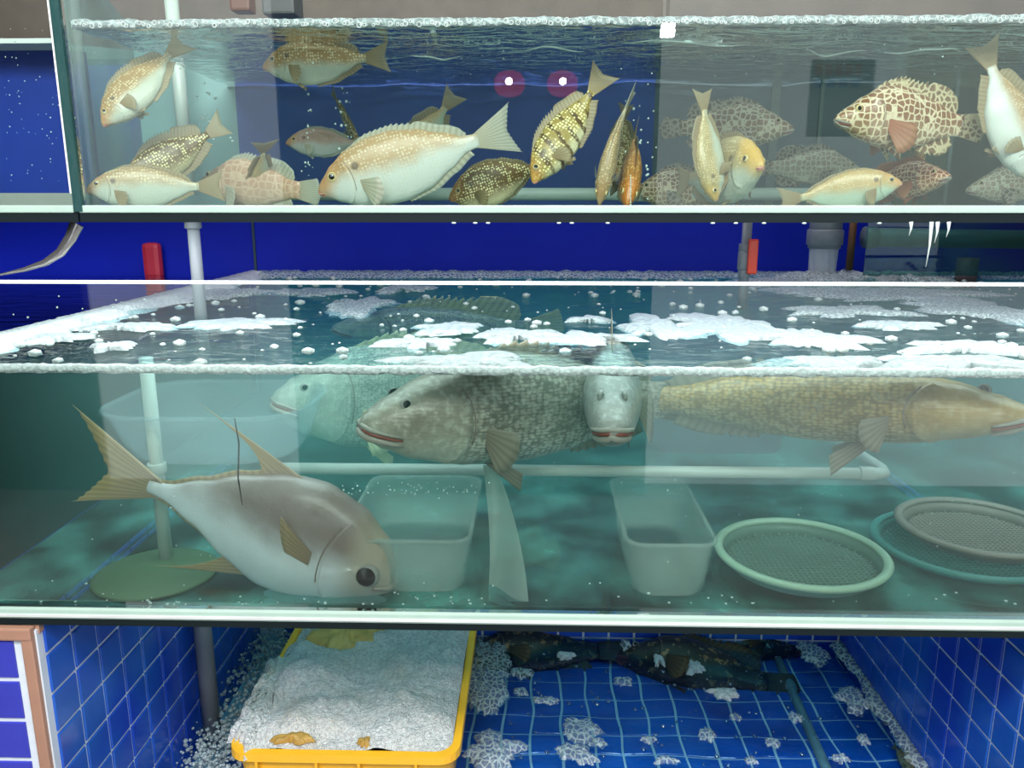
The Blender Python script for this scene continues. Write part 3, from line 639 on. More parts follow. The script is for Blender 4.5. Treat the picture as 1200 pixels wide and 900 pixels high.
fish('giant_perch', 'grouper', 'pale greenish white fish behind the pompano and the grey scaly fish', at(318,466,.50), at(640,470,.75), up=(0,0,1), skin=S_white, fin=Fgy, eyec='grey', deep=1.35)
fish('giant_perch', 'grouper', 'long tan scaly fish filling the right side just below the waterline', at(1214,482,.10), at(700,466,.40), up=(0,.1,1), skin=S_long, fin=Fg, eyec='grey', deep=.66, dorsal=.5, pect=.55)
fish('giant_perch', 'grouper', 'dim long fish near the surface toward the back of the middle tank', at(390,382,.95), at(660,384,1.0), up=(0,0,1), skin=S_white, fin=Fgy, deep=.6)
# ---- dark groupers in the basin
S_tig = fishmat('tiger', (.010,.012,.010), (.20,.17,.11), (.26,.16,.06), None, seed=1)
Ft = finmat('black_brown_fin', (.03,.025,.02), (.14,.09,.04), .98)
zt = -.632
fish('tiger_grouper', 'comb', 'dark brown marbled grouper lying beside the yellow crate', on(540,768,zt), on(735,764,zt), up=(0,.9,.45), skin=S_tig, fin=Ft, eyec='grey', fat=1.15, deep=.95, lips=M_lipd, curve=.1)
fish('tiger_grouper', 'comb', 'almost black marbled grouper in the middle of the blue basin', on(722,768,zt), on(940,805,zt), up=(0,.9,.45), skin=S_tig, fin=Ft, eyec='grey', fat=1.3, deep=1.0, lips=M_lipd, curve=-.1)
fish('tiger_grouper', 'comb', 'dark marbled grouper farthest right under the tank edge', on(942,762,zt), on(775,754,zt), up=(0,.9,.45), skin=S_tig, fin=Ft, eyec='grey', fat=1.0, deep=.7, lips=M_lipd)
#PART3
# ================================================================ FOAM AND BUBBLES
def blob_patch(cx, cy, rx, ry, z, seed, mat, name, label, cat, group, h=.008, rough=.35, ang=0, rings=7, seg=72, kindst=None):
    """an irregular low mound of foam"""
    bm = bmesh.new(); R = []; ca, sa = math.cos(ang), math.sin(ang)
    cen = bm.verts.new((cx, cy, z+h))
    for j in range(1, rings+1):
        q = j/rings; row = []
        for k in range(seg):
            a = 2*math.pi*k/seg
            rr = q*(1+rough*q*(noise.noise(Vector((math.cos(a)*1.5, math.sin(a)*1.5, seed)))*1.7+.9*noise.noise(Vector((math.cos(a)*4.5, math.sin(a)*4.5, seed+9)))+.35*noise.noise(Vector((math.cos(a)*13, math.sin(a)*13, seed+5)))))
            u, v = math.cos(a)*rr*rx, math.sin(a)*rr*ry; x, y = cx+u*ca-v*sa, cy+u*sa+v*ca
            row.append(bm.verts.new((x, y, z+h*math.sqrt(max(0, 1-q**2.5))*(1+.5*noise.noise(Vector((x*60, y*60, seed))))-(.004 if j == rings else 0))))
        R.append(row)
    for k in range(seg): bm.faces.new((cen, R[0][k], R[0][(k+1) % seg]))
    for a, b in zip(R, R[1:]):
        for k in range(seg): bm.faces.new((a[k], b[k], b[(k+1) % seg], a[(k+1) % seg]))
    return tag(mk(name, bm, mat, None, True), label, cat, group, kindst)
# patches of foam on the middle tank, (left px, right px, y px, height px)
FP = [(480,640,428,14,'long white foam patch touching the front glass in the centre'), (380,458,359,16,'foam patch at the back left of the middle tank, over open water'),
 (490,570,386,9,'thin foam streak left of centre, behind the grey fish'), (560,642,396,15,'foam patch over the back of the grey scaly fish'), (455,530,405,12,'narrow foam patch above the snout of the grey scaly fish'),
 (640,745,398,12,'foam patch just left of the face on fish'), (725,800,385,18,'broad foam patch right of the face on fish'), (785,905,383,20,'big white foam sheet right of centre in the middle tank'),
 (880,1003,398,16,'foam tongue running right from the big foam sheet'), (905,1060,428,15,'foam strip against the front glass right of the face on fish'), (1060,1205,410,14,'foam strip at the far right near the front glass'),
 (1050,1210,428,16,'thick foam strip against the front glass at the far right'), (925,1050,366,10,'long thin foam streak at the right, middle distance'), (1080,1215,366,26,'wide foam sheet toward the right edge, middle distance'),
 (950,1130,346,14,'splashed foam sheet below the grey down pipe'), (215,332,381,11,'long foam streak right of the grey pipe in the middle tank'), (105,152,409,9,'small oval foam patch alone at the left'),
 (240,310,345,10,'foam streak at the far left corner of the tank'), (440,510,340,10,'pale foam patch behind the rim at the back'), (870,955,333,10,'foam around the red handled valve pipe'), (100,190,385,8,'foam tongue off the left wall foam band'), (1000,1095,383,8,'pinkish foam streak over the long tan fish'), (30,95,398,8,'foam tongue at the near end of the left wall band'),
 (330,395,344,7,'thin foam streak far back left of centre'), (670,710,377,6,'little foam patch behind the face on fish')]
M_patch = foammat('surface_foam', (.42, .46, .49), cell=90)
GFP = 'foam patches on the middle tank'
for i, (a, b, y, h, lab) in enumerate(FP):
    p, q = on(a, y, WAT), on(b, y, WAT); c = on((a+b)/2, y, WAT); n1, n2 = on((a+b)/2, y+h/2, WAT), on((a+b)/2, y-h/2, WAT)
    ry = (n2.y-n1.y)/2; cy = (n1.y+n2.y)/2
    cy = max(cy, ry*1.3+.016)
    blob_patch(c.x, cy, (q.x-p.x)/2, ry*1.05, WAT+.004, i*3.1, (M_foamgap if y < 372 else M_patch), 'foam_patch', lab, 'foam', GFP, h=.006, rough=.62)
def ribbon(name, x0, x1, y0, y1, zlo, zhi, n, mat, label, fr=30):
    bm = bmesh.new(); rows = []
    for i in range(n+1):
        x = x0+(x1-x0)*i/n; t = zhi+.003*noise.noise(Vector((x*fr, 1, 0)))+.0015*noise.noise(Vector((x*fr*4, 2, 0))); b = zlo+.0025*noise.noise(Vector((x*fr*1.4, 5, 0)))
        yy = y1+.010*noise.noise(Vector((x*18, 3, 0)))
        rows.append([bm.verts.new(v) for v in ((x, y0, b), (x, y0, t), (x, (y0+yy)/2, t+.003), (x, yy, t-.001), (x, yy, b))])
    for a, b in zip(rows, rows[1:]):
        for k in range(5): bm.faces.new((a[k], b[k], b[(k+1) % 5], a[(k+1) % 5]))
    return tag(mk(name, bm, mat, None, True), label, 'foam', None, 'stuff')
ribbon('foam_line', GX0, 1.94, .0105, .030, WAT-.0045, WAT+.0055, 900, M_foam, 'white foam line along the front glass of the middle tank')
ribbon('foam_line', DVX+.012, 1.94, .0105, .022, TW-.004, TW+.0045, 900, M_foamgap, 'line of white bubbles along the front glass of the upper tank')
# band of foam down the left wall
bm = bmesh.new(); rows = []
for i in range(161):
    y = .02+1.62*i/160; w_ = .075+.05*noise.noise(Vector((y*6, 0, 1)))+.03*noise.noise(Vector((y*19, 0, 2)))
    rows.append([bm.verts.new(v) for v in ((GX0+.002, y, WAT+.004), (GX0+.004, y, WAT+.020+.003*noise.noise(Vector((y*50, 1, 1)))), (GX0+w_*.55, y, WAT+.016), (GX0+w_, y, WAT-.002))])
for a, b in zip(rows, rows[1:]):
    for k in range(3): bm.faces.new((a[k], b[k], b[k+1], a[k+1]))
tag(mk('foam_line', bm, M_foam, None, True), 'band of foam down the left wall of the middle tank', 'foam', None, 'stuff')
bm = bmesh.new(); rows = []
for i in range(241):
    x = GX0+.02+2.9*i/240; w_ = .05+.05*noise.noise(Vector((x*5, 0, 7)))+.02*noise.noise(Vector((x*19, 0, 2)))
    rows.append([bm.verts.new(v) for v in ((x, GYB-.012, WAT+.004), (x, GYB-.014, WAT+.018+.008*noise.noise(Vector((x*30, 1, 1)))), (x, GYB-.014-w_, WAT+.012), (x, GYB-.03-w_*1.4, WAT-.002))])
for a, b in zip(rows, rows[1:]):
    for k in range(3): bm.faces.new((a[k], b[k], b[k+1], a[k+1]))
tag(mk('foam_line', bm, M_foamthin, None, True), 'broken band of bubbles along the back of the middle tank', 'foam', None, 'stuff')
# loose bubbles floating on the middle tank
bm = bmesh.new(); rnd = random.Random(3)
for i in range(420):
    x = rnd.uniform(GX0+.05, 1.7); y = rnd.uniform(.05, 1.55); r = rnd.choice((.003, .004, .006, .009, .013)); ball(bm, (x, y, WAT+.004), r, 1, .55)
tag(mk('floating_bubbles', bm, M_foam, None, True), 'loose bubbles scattered over the middle tank water', 'bubbles', None, 'stuff')
# air bubbles clinging to the glass and rising
bm = bmesh.new()
for i in range(70):
    px = rnd.uniform(40, 1195); py = 708-rnd.random()**2*26; p = at(px, py, .014); ball(bm, p, rnd.uniform(.0012, .0032), 1, .6)
for i in range(60): p = at(rnd.uniform(400, 580), 574+rnd.gauss(0, 5), .10+rnd.random()*.05); ball(bm, p, rnd.uniform(.0008, .0022), 1)
for i in range(110): p = at(rnd.uniform(20, 1190), rnd.uniform(540, 700), rnd.uniform(.02, .5)); ball(bm, p, rnd.uniform(.0006, .0018), 1)
tag(mk('air_bubbles', bm, M_drop, None, True), 'tiny bright air bubbles in the middle tank', 'bubbles', None, 'stuff')
bm = bmesh.new()
for (px, w_) in ((361, 4), (401, 5), (750, 10), (240, 10)):
    for i in range(26): p = at(px+rnd.gauss(0, w_), rnd.uniform(95, 235), .2); ball(bm, p, rnd.uniform(.0008, .0028), 1)
for i in range(150): p = at(rnd.uniform(95, 1195), 30+rnd.random()**1.6*60, rnd.uniform(.02, .5)); ball(bm, p, rnd.uniform(.0006, .0016), 1)
for i in range(14): ball(bm, at(739, 206+i*2.6, .03), .0013, 1)
tag(mk('air_bubbles', bm, M_drop, None, True), 'strings of small air bubbles rising in the upper tank', 'bubbles', None, 'stuff')
bm = bmesh.new()
for i in range(60): p = at(rnd.uniform(0, 70), rnd.uniform(28, 215), .03); ball(bm, p, rnd.uniform(.0005, .0013), 1)
for i in range(10): p = at(rnd.uniform(10, 200), rnd.uniform(345, 380), .02); ball(bm, p, rnd.uniform(.0006, .002), 1)
tag(mk('air_bubbles', bm, M_drop, None, True), 'a few tiny droplets on the upper left tank glass', 'bubbles', None, 'stuff')
# dark holes between the bubbles of the upper foam line
bm = bmesh.new(); x = DVX+.02
while x < 1.0:
    r = rnd.uniform(.0012, .0035); z = TW+rnd.uniform(-.003, .003)
    tube(bm, [(x+math.cos(a*math.pi/5)*r, .0098, z+math.sin(a*math.pi/5)*r) for a in range(10)], .0006, 5, closed=True); x += rnd.uniform(.003, .014)
tag(mk('bubble_rings', bm, M_white, None, True), 'bubble rims stuck to the upper tank glass at the waterline', 'bubbles', None, 'stuff')
# surface highlights modelled as pale wavy streaks under the upper water
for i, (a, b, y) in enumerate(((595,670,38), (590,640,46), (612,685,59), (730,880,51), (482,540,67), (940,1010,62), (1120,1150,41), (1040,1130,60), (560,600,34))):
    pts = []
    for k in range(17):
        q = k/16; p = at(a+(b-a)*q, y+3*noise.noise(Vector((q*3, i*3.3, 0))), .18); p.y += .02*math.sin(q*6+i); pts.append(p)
    tag(tubeo('highlight_streak', pts, [.0004+.0012*math.sin(math.pi*k/16) for k in range(17)], M_drop, None, 6), 'pale highlight streak under the upper water, '+('topmost of three left of the spot lamp glow', 'middle of three left of the spot lamp glow', 'lowest of three left of the spot lamp glow', 'long one right of the spot lamp glow', 'near the middle, above the big rabbitfish tail', 'above the clear honeycomb grouper', 'short high one near the right edge', 'low one near the right edge', 'short one right below the foam line in the middle')[i], 'foam', 'highlight streaks under the upper water')
# ================================================================ PIPES
def pipe(label, pts, r, mat, collars=(), group=None, name='pipe', coll_mat=None):
    t = thing(name, label, 'pipe', pts[0], group); tubeo('tube', pts, r, mat, t, 20)
    for (c, d, h, rr) in collars:
        c, d = Vector(c), Vector(d).normalized(); tubeo('collar', [c-d*h/2, c-d*h*.42, c+d*h*.42, c+d*h/2], [rr*.94, rr, rr, rr*.94], coll_mat or mat, t, 20)
    return t
p0 = at(226, 262, .62); vz = (0, 0, 1)
pipe('grey pipe with a collar dropping into the water at left, between upper and middle tank', [(p0.x, .62, .655), (p0.x, .62, .30)], .0135, M_pvc, [((p0.x, .62, .640), vz, .024, .0185)])
p1 = at(179, 500, .22)
pipe('thin white upright pipe behind the tail of the pompano', [(p1.x, .22, WAT-.02), (p1.x, .22, .014)], .0125, M_pvcw, [((p1.x, .22, at(179, 548, .22).z), vz, .02, .017)])
p2 = at(70, 520, .75)
pipe('thick white upright pipe at the left end of the middle tank', [(p2.x-.02, .75, WAT-.02), (p2.x+.01, .75, .10)], .028, M_pvcw, [((p2.x, .75, .20), vz, .05, .034)])
a0 = at(0, 574, .70); pipe('white horizontal pipe meeting the thick upright pipe at far left', [(-1.0+.01, .70, a0.z), (p2.x, .70, a0.z+.004)], .018, M_pvcw)
a0 = at(876, 262, 1.0); ax_ = a0.x; zc = at(880, 300, 1.0).z
t = pipe('grey valve pipe with red handle behind the middle tank', [(ax_, 1.0, .66), (ax_, 1.0, .40)], .013, M_pvc, [((ax_, 1.0, zc+.022), vz, .022, .019), ((ax_, 1.0, zc-.012), vz, .05, .020), ((ax_, 1.0, at(876, 320, 1.0).z), vz, .02, .017)])
bm = bmesh.new(); box(bm, -.015, .015, -.006, .006, -.046, .046, .004)
for v in bm.verts:
    v.co.x *= 1.25-.9*abs(v.co.z)/.046*.5
hnd = mk('handle', bm, M_red, t); hnd.location = Vector((ax_+.012, .972, zc))-t.location; hnd['label'] = 'bright red lever handle'
tubeo('handle_stem', [(ax_, 1.0, zc), (ax_+.012, .975, zc)], .006, M_pvc, t, 10)
b0 = at(968, 262, 1.42); bz = at(968, 291, 1.42).z
pipe('wide grey down pipe pouring water into the middle tank', [(b0.x, 1.42, .70), (b0.x, 1.42, bz)], .050, M_pvc, [((b0.x, 1.42, bz+.035), vz, .05, .056)])
M_fall = translucent('falling_water', (.88, .94, .96), .75, .1, .5, 40)
bm = bmesh.new(); rings = []
for j in range(15):
    q = j/14; z = bz+.004-(bz-WAT)*q; row = []
    for k in range(48):
        a = 2*math.pi*k/48; r = (.044-.003*q)*(1+.14*noise.noise(Vector((math.cos(a)*4, math.sin(a)*4, q*1.3)))+.06*noise.noise(Vector((math.cos(a)*12, math.sin(a)*12, q*2)))); row.append(bm.verts.new((b0.x+r*math.cos(a), 1.42+r*math.sin(a), z)))
    rings.append(row)
for A, B in zip(rings, rings[1:]):
    for k in range(48): bm.faces.new((A[k], A[(k+1) % 48], B[(k+1) % 48], B[k]))
tag(mk('falling_water', bm, M_fall, None, True), 'column of water falling from the wide grey pipe', 'water', None, 'stuff')
for i, (px, w_, h_) in enumerate(((968, .17, .035), (1035, .16, .032), (915, .12, .016))):
    c = on(px, 330, WAT); blob_patch(c.x, 1.40, w_, .10, WAT+.002, 50+i, M_foamgap, 'splash_mound', 'white splash mound %s' % ('right under the falling water', 'right of the falling water', 'left of the falling water')[i], 'foam', 'splash mounds', h=h_, rough=.5)
c0 = at(1000, 262, 1.55)
pipe('thin rusty brown upright pipe right of the falling water', [(c0.x, 1.55, .72), (c0.x, 1.55, .42)], .012, simple('rusty_brown', (.16, .07, .03), .5))
e0 = at(1012, 278, 1.5); e1 = at(1200, 282, 1.5)
pipe('long grey horizontal pipe high at the right behind the middle tank', [e0, Vector((1.9, 1.5, e1.z))], .030, simple('dull_grey_pipe', (.13, .17, .18), .4), [(e0+Vector((.02, 0, 0)), (1, 0, 0), .04, .035)])
g0 = at(1135, 300, 1.6); pipe('faded reddish grey upright pipe at the right against the back wall', [(g0.x, 1.6, .50), (g0.x, 1.6, .40)], .034, simple('faded_red_pipe', (.22, .10, .10), .5))
tag(boxo('red_reflection', at(140, 0, 1.69).x, at(162, 0, 1.69).x, 1.66, 1.70, at(150, 327, 1.69).z, at(150, 284, 1.69).z, simple('red_reflection_tone', (.42, .02, .05), .5), None, .018), 'faded red rounded reflection on the blue back wall at left', 'handle')  # red reflection on the wall, modelled as a solid block
ge = thing('glass_sheet', 'greenish glass sheet standing behind the pipes at the far right', 'glass', (0, 0, 0))
boxo('pane', at(1008, 300, 1.4).x, 1.93, 1.36, 1.366, WAT+.03, .67, glass('green_glass', (.45, .75, .70), film=.35, filmcol=(.04, .16, .22)), ge)
j0 = at(298, 290, 1.715); struct(boxo('trim_4', j0.x-.004, j0.x+.004, 1.712, 1.72, .42, .70, simple('dark_joint', (.02, .05, .08), .5)))
# falling drips from the upper tank edge
for i, (px, ln) in enumerate(((1090, .065), (1097, .03), (1110, .022), (1066, .02))):
    p = at(px, 258, -.001); tag(tubeo('drip', [(p.x, -.006, .659), (p.x+.001, -.006, .659-ln*.5), (p.x-.001, -.006, .659-ln)], [.003, .0016, .0004], M_drop, None, 8), ('longest thin drip hanging from the upper tank edge', 'short drip just right of the longest one', 'rightmost short drip under the upper tank edge', 'leftmost short drip under the upper tank edge')[i], 'drip', 'drips under the upper tank edge')
for i, px in enumerate((532, 557, 572, 655, 670, 712, 835, 862, 895, 942, 1030)):
    p = at(px, 259, 0); bm = bmesh.new(); ball(bm, (0, 0, 0), .0035, 2, .45); o = mk('drip', bm, M_drop, None, True); o.location = (p.x, -.002, .6568); tag(o, 'tiny drop under the upper tank edge, '+('leftmost of all', 'second from the left', 'third from the left', 'fourth from the left', 'fifth from the left', 'sixth from the left', 'nearest left of the valve pipe', 'nearest above the valve pipe', 'between the valve pipe and the wide down pipe', 'just left of the wide down pipe', 'rightmost of all')[i], 'drip', 'drops under the upper tank edge')
# curved steel strip at the left
pts = [at(0, 322, .02), at(28, 316, .02), at(52, 308, .02), at(70, 296, .02), at(82, 279, .02), at(89, 262, .02)]
bm = bmesh.new(); rows = []
for i, p in enumerate(pts):
    w_ = .0015+.0085*i/5; d = (pts[min(i+1, 5)]-pts[max(i-1, 0)]).normalized(); n_ = Vector((-d.z, 0, d.x))
    rows.append([bm.verts.new(p+n_*w_*s_+Vector((0, y_, 0))) for s_, y_ in ((-1, 0), (1, 0), (1, .004), (-1, .004))])
for a, b in zip(rows, rows[1:]):
    for k in range(4): bm.faces.new((a[k], b[k], b[(k+1) % 4], a[(k+1) % 4]))
tag(mk('metal_strip', bm, M_steel, None, True), 'curved shiny metal strip hanging under the upper tank at far left', 'metal strip')
# pipes and fittings in the upper tank
q0, q1 = at(300, 227, .30), at(960, 227, .30)
pipe('white pipe lying along the floor of the upper tank', [Vector((q0.x, .47, .702)), Vector((q1.x+.12, .47, .702))], .0125, M_pvcw, [(Vector((q1.x-.3, .47, .702)), (1, 0, 0), .04, .015)])
q2 = at(197, 100, .50); pipe('pale upright pipe in the upper tank behind the diving rabbitfish', [(q2.x, .56, TZ+.02), (q2.x-.004, .56, 1.10)], .014, M_pvcw)
tag(boxo('clamp_block', at(310, 0, .3).x, at(348, 0, .3).x, .28, .34, at(0, 21, .3).z, 1.08, simple('dark_grey_plastic', (.05, .055, .06), .5), None, .004), 'dark grey block at the top edge above the foam line', 'bracket')
pipe('silver rail along the back of the upper tank, near the top edge', [(DVX-.05, .585, 1.035), (1.9, .585, 1.030)], .008, simple('pale_steel', (.42, .44, .46), .3, metal=.7))
tag(boxo('corner_bracket', at(268, 0, .4).x, at(292, 0, .4).x, .40, .44, at(0, 14, .4).z, 1.10, simple('dark_rust', (.10, .03, .015), .5), None, .005), 'small reddish brown bracket left of the dark block', 'bracket')
# ================================================================ TUBS, BASKETS IN THE MIDDLE TANK
def tub(label, x0, x1, y0, y1, zr, zb, taper, mat, rim_r=.006, rc=.035, name='plastic_tub'):
    t = thing(name, label, 'tub', ((x0+x1)/2, (y0+y1)/2, zb)); L_ = t.location
    def outline(x0, x1, y0, y1, r, n=7):
        o = []
        for cx, cy, a0 in ((x1-r, y1-r, 0), (x0+r, y1-r, 90), (x0+r, y0+r, 180), (x1-r, y0+r, 270)):
            for k in range(n): a = math.radians(a0+90*k/(n-1)); o.append((cx+r*math.cos(a), cy+r*math.sin(a)))
        return o
    bm = bmesh.new(); rr = []
    for z, ins, th in ((zr, 0, 0), (zr*.5+zb*.5, taper*.5, 0), (zb+.01, taper*.96, 0), (zb, taper+.008, 0), (zb+.004, taper+.010, 0), (zb+.012, taper+.004, 0), (zr*.5+zb*.5, taper*.5+.003, 0), (zr, .003, 0)):
        rr.append([bm.verts.new((x-L_.x, y-L_.y, z-L_.z)) for x, y in outline(x0+ins, x1-ins, y0+ins, y1-ins, rc)])
    m = len(rr[0])
    for a, b in zip(rr, rr[1:]):
        for k in range(m): bm.faces.new((a[k], a[(k+1) % m], b[(k+1) % m], b[k]))
    bm.faces.new(rr[3]); bm.faces.new(rr[4][::-1])
    bmesh.ops.recalc_face_normals(bm, faces=bm.faces); mk('body', bm, mat, t, True)
    tubeo('rim', [Vector((x, y, zr)) for x, y in outline(x0-.002, x1+.002, y0-.002, y1+.002, rc)], rim_r, mat, t, 10, closed=True)
    return t
M_tub = translucent('milky_tub_plastic', (.40, .55, .58), .20); M_tub2 = translucent('milky_white_plastic', (.50, .62, .56), .34); M_tub3 = translucent('grey_tub_plastic', (.34, .38, .44), .30)
r1, r2 = on(95, 490, .30), on(345, 447, .30)
tub('wide shallow milky tub floating high at the left of the middle tank', r1.x, on(345, 490, .30).x, r1.y, r2.y, .30, .20, .03, M_tub, .004, .10)
r1, r2 = on(395, 636, .12), on(548, 636, .12)
tub('clear tub standing right of the head of the pompano', r1.x, r2.x, .075, .40, .12, .016, .012, M_tub2, .004, .03)
r1, r2 = on(736, 634, .12), on(838, 634, .12)
tub('milky white tub standing right of centre in the middle tank', r1.x, r2.x, .07, .40, .12, .016, .012, M_tub2, .004, .03)
r1, r2 = on(782, 500, .27), on(958, 500, .27); 
tub('grey rectangular tub under the long tan fish at right', r1.x, r2.x, .44, .70, .27, .16, .01, M_tub3, .006, .015)
# pipe frame
zf = at(700, 552, .30).z; fx1 = at(1040, 552, .30).x; fb_ = on(960, 505, zf)
pts = [Vector((at(330, 552, .30).x, .30, zf)), Vector((fx1-.02, .30, zf)), Vector((fx1-.004, .306, zf)), Vector((fx1, .325, zf)), Vector((fb_.x+.01, fb_.y, zf))]
pipe('long white pipe crossing the middle tank with an elbow at right', pts, .0115, M_pvcw, [(pts[1]-Vector((.02, 0, 0)), (1, 0, 0), .03, .0135)])
# leaning milky sheet
bm = bmesh.new(); g = []
for i in range(13):
    row = []; q = i/12
    for j in range(9):
        u = j/8; p = at(566+u*(14+34*q**.8)+8*math.sin(q*2.4), 545+q*160, .20-.10*q+.025*math.sin(u*3+q*2)); row.append(p)
    g.append(row)
V = [[bm.verts.new(p) for p in r] for r in g]
for i in range(12):
    for j in range(8): bm.faces.new((V[i][j], V[i][j+1], V[i+1][j+1], V[i+1][j]))
bmesh.ops.solidify(bm, geom=list(bm.faces), thickness=.002)
tag(mk('plastic_bag', bm, translucent('milky_sheet', (.62, .74, .66), .62), None, True), 'crumpled milky plastic bag standing right of the clear tub', 'bag')
# round sieves
def sieve(label, c, R, h, mat, matb, lidlike=False, name='round_sieve'):
    t = thing(name, label, 'basket', c); z = h
    bm = bmesh.new(); lathe(bm, [(R-.012, z-.002), (R-.010, z+.003), (R, z+.005), (R+.006, z), (R+.003, z-.006), (R-.008, z-.006)], seg=64, close=True); mk('rim', bm, mat, t, True)
    bm = bmesh.new(); lathe(bm, [(R-.002, z), (R-.02, .004), (R-.024, .004), (R-.007, z)], seg=64, close=True); mk('wall', bm, matb, t, True)
    bm = bmesh.new(); n = 26; r = R-.022
    for i in range(1, n):
        u = -r+2*r*i/n; l = math.sqrt(r*r-u*u); tube(bm, [(u, -l, .005), (u, l, .005)], .0021, 4); tube(bm, [(-l, u, .006), (l, u, .006)], .0021, 4)
    mk('mesh_bottom', bm, matb, t, False)['kind'] = 'stuff'
    bm = bmesh.new()
    for i in range(48):
        a = 2*math.pi*i/48; tube(bm, [((R-.006)*math.cos(a), (R-.006)*math.sin(a), z-.004), ((R-.022)*math.cos(a), (R-.022)*math.sin(a), .006)], .0014, 4)
    mk('side_ribs', bm, mat, t, False)['kind'] = 'stuff'
    return t
M_sv = simple('pale_green_plastic', (.38, .56, .42), .4); M_svb = translucent('green_sieve_plastic', (.30, .46, .38), .75); M_sd = simple('brown_plastic', (.22, .20, .17), .45); M_st = simple('teal_plastic', (.04, .22, .20), .45)
c = on(940, 655, .03); sieve('pale green round sieve on the tank floor, front right', (c.x, c.y+.01, .011), .155, .030, M_sv, M_svb)
c = on(1128, 650, .02); sieve('teal round basket under the brown one at the far right', (c.x+.015, c.y+.03, .011), .165, .022, M_st, M_st)
c = on(1148, 628, .05); sieve('brownish round basket stacked in the teal one at the far right', (c.x+.005, c.y+.02, .036), .145, .028, M_sd, M_sd)
c = on(165, 690, .012); bm = bmesh.new(); lathe(bm, [(.0, .0), (.105, .0), (.11, .003), (.105, .006), (.0, .008)], seg=48)
o = mk('green_disc', bm, simple('olive_lid', (.07, .15, .07), .5), None, True); o.location = (c.x, c.y+.06, .0105); tag(o, 'olive green round disc lying on the tank floor below the pompano', 'disc')
o = tubeo('dark_filament', [at(275, 490, .06), at(280, 520, .062), at(279, 560, .062), at(284, 592, .066)], [.0008, .0015, .0015, .0005], M_black, None, 6); tag(o, 'thin dark thread hanging across the back fin of the pompano', 'thread')
# ================================================================ BASIN CONTENTS
M_yel = simple('yellow_crate_plastic', (.95, .48, .02), .35, var=.08)
x0, x1 = -.645, -.150; y0, y1 = .262, .93; zr = -.45; bx0, bx1, by0, by1, bzb = x0+.03, x1-.03, y0+.03, y1-.03, -.648
crate = thing('yellow_crate', 'yellow plastic crate heaped with white foam, standing in the basin', 'crate', ((x0+x1)/2, (y0+y1)/2, bzb)); Lc = crate.location
def rrect(x0, x1, y0, y1, r, n=6):
    o = []
    for cx, cy, a0 in ((x1-r, y1-r, 0), (x0+r, y1-r, 90), (x0+r, y0+r, 180), (x1-r, y0+r, 270)):
        for k in range(n): a = math.radians(a0+90*k/(n-1)); o.append((cx+r*math.cos(a), cy+r*math.sin(a)))
    return o
def loft(bm, rings, close=False):
    R = [[bm.verts.new(Vector((x, y, z))-Lc) for x, y in o] for o, z in rings]; m = len(R[0])
    for a, b in (list(zip(R, R[1:]))+([(R[-1], R[0])] if close else [])):
        for k in range(m): bm.faces.new((a[k], a[(k+1) % m], b[(k+1) % m], b[k]))
    return R
bm = bmesh.new(); R = loft(bm, [(rrect(x0+.012, x1-.012, y0+.012, y1-.012, .04), zr-.005), (rrect(bx0, bx1, by0, by1, .035), bzb), (rrect(bx0+.006, bx1-.006, by0+.006, by1-.006, .03), bzb+.006), (rrect(x0+.018, x1-.018, y0+.018, y1-.018, .035), zr-.005)], True)
bm.faces.new(R[1]); bm.faces.new(R[2][::-1]); bmesh.ops.recalc_face_normals(bm, faces=bm.faces); mk('body', bm, M_yel, crate)
bm = bmesh.new(); loft(bm, [(rrect(x0, x1, y0, y1, .045), zr), (rrect(x0-.001, x1+.001, y0-.001, y1+.001, .045), zr-.018), (rrect(x0+.004, x1-.004, y0+.004, y1-.004, .04), zr-.018), (rrect(x0+.006, x1-.006, y0+.006, y1-.006, .04), zr-.006), (rrect(x0+.018, x1-.018, y0+.018, y1-.018, .036), zr-.006), (rrect(x0+.017, x1-.017, y0+.017, y1-.017, .036), zr+.001)], True)
bmesh.ops.recalc_face_normals(bm, faces=bm.faces); mk('rim', bm, M_yel, crate)
for px in (300, 370, 420, 487):
    xx = at(px, 895, y0).x; boxo('rib', xx-.003, xx+.003, y0+.0, y0+.02, bzb+.04, zr-.016, M_yel, crate)
# foam heap
def heap(x, y):
    u = (x-x0)/(x1-x0); v = (y-y0)/(y1-y0); e = min(1, min(u, 1-u)*9)*min(1, min(v, 1-v)*9); e = max(0, e)**.5
    b = .035+.030*math.exp(-((u-.65)**2/.09+(v-.35)**2/.08))+.032*math.exp(-((u-.2)**2/.05+(v-.3)**2/.1))-.05*math.exp(-((u-.25)**2/.06+(v-.92)**2/.02))
    return zr-.02+e*(b+.034*noise.noise(Vector((x*9, y*9, 3)))+  .014*noise.noise(Vector((x*26, y*26, 8)))+.0035*noise.noise(Vector((x*75, y*75, 1))))
bm = bmesh.new(); g = []; nx, ny = 110, 130
for j in range(ny+1):
    g.append([bm.verts.new((xx, yy, heap(xx, yy))) for xx, yy in (((x0+.017+(x1-x0-.034)*i/nx), (y0+.017+(y1-y0-.034)*j/ny)) for i in range(nx+1))])
for j in range(ny):
    for i in range(nx): bm.faces.new((g[j][i], g[j][i+1], g[j+1][i+1], g[j+1][i]))
N = NT('crate_foam'); p = N.pos(); v = N.n('TexVoronoi', Vector=p, Scale=130); v2 = N.n('TexVoronoi', Vector=p, Scale=330)
cc = N.mix(N.ramp(N.noise(8, p, 4), .45, .75), (.78, .80, .80), (.72, .66, .55)); cc = N.mix(N.ramp(v.outputs[0], .2, 1.0), cc, (.55, .56, .56))
M_heap = N.surf(N.pbsdf(Base_Color=cc, Roughness=.22, Normal=N.bump(N.math('ADD', v.outputs[0], v2.outputs[0]), .9, .005)))
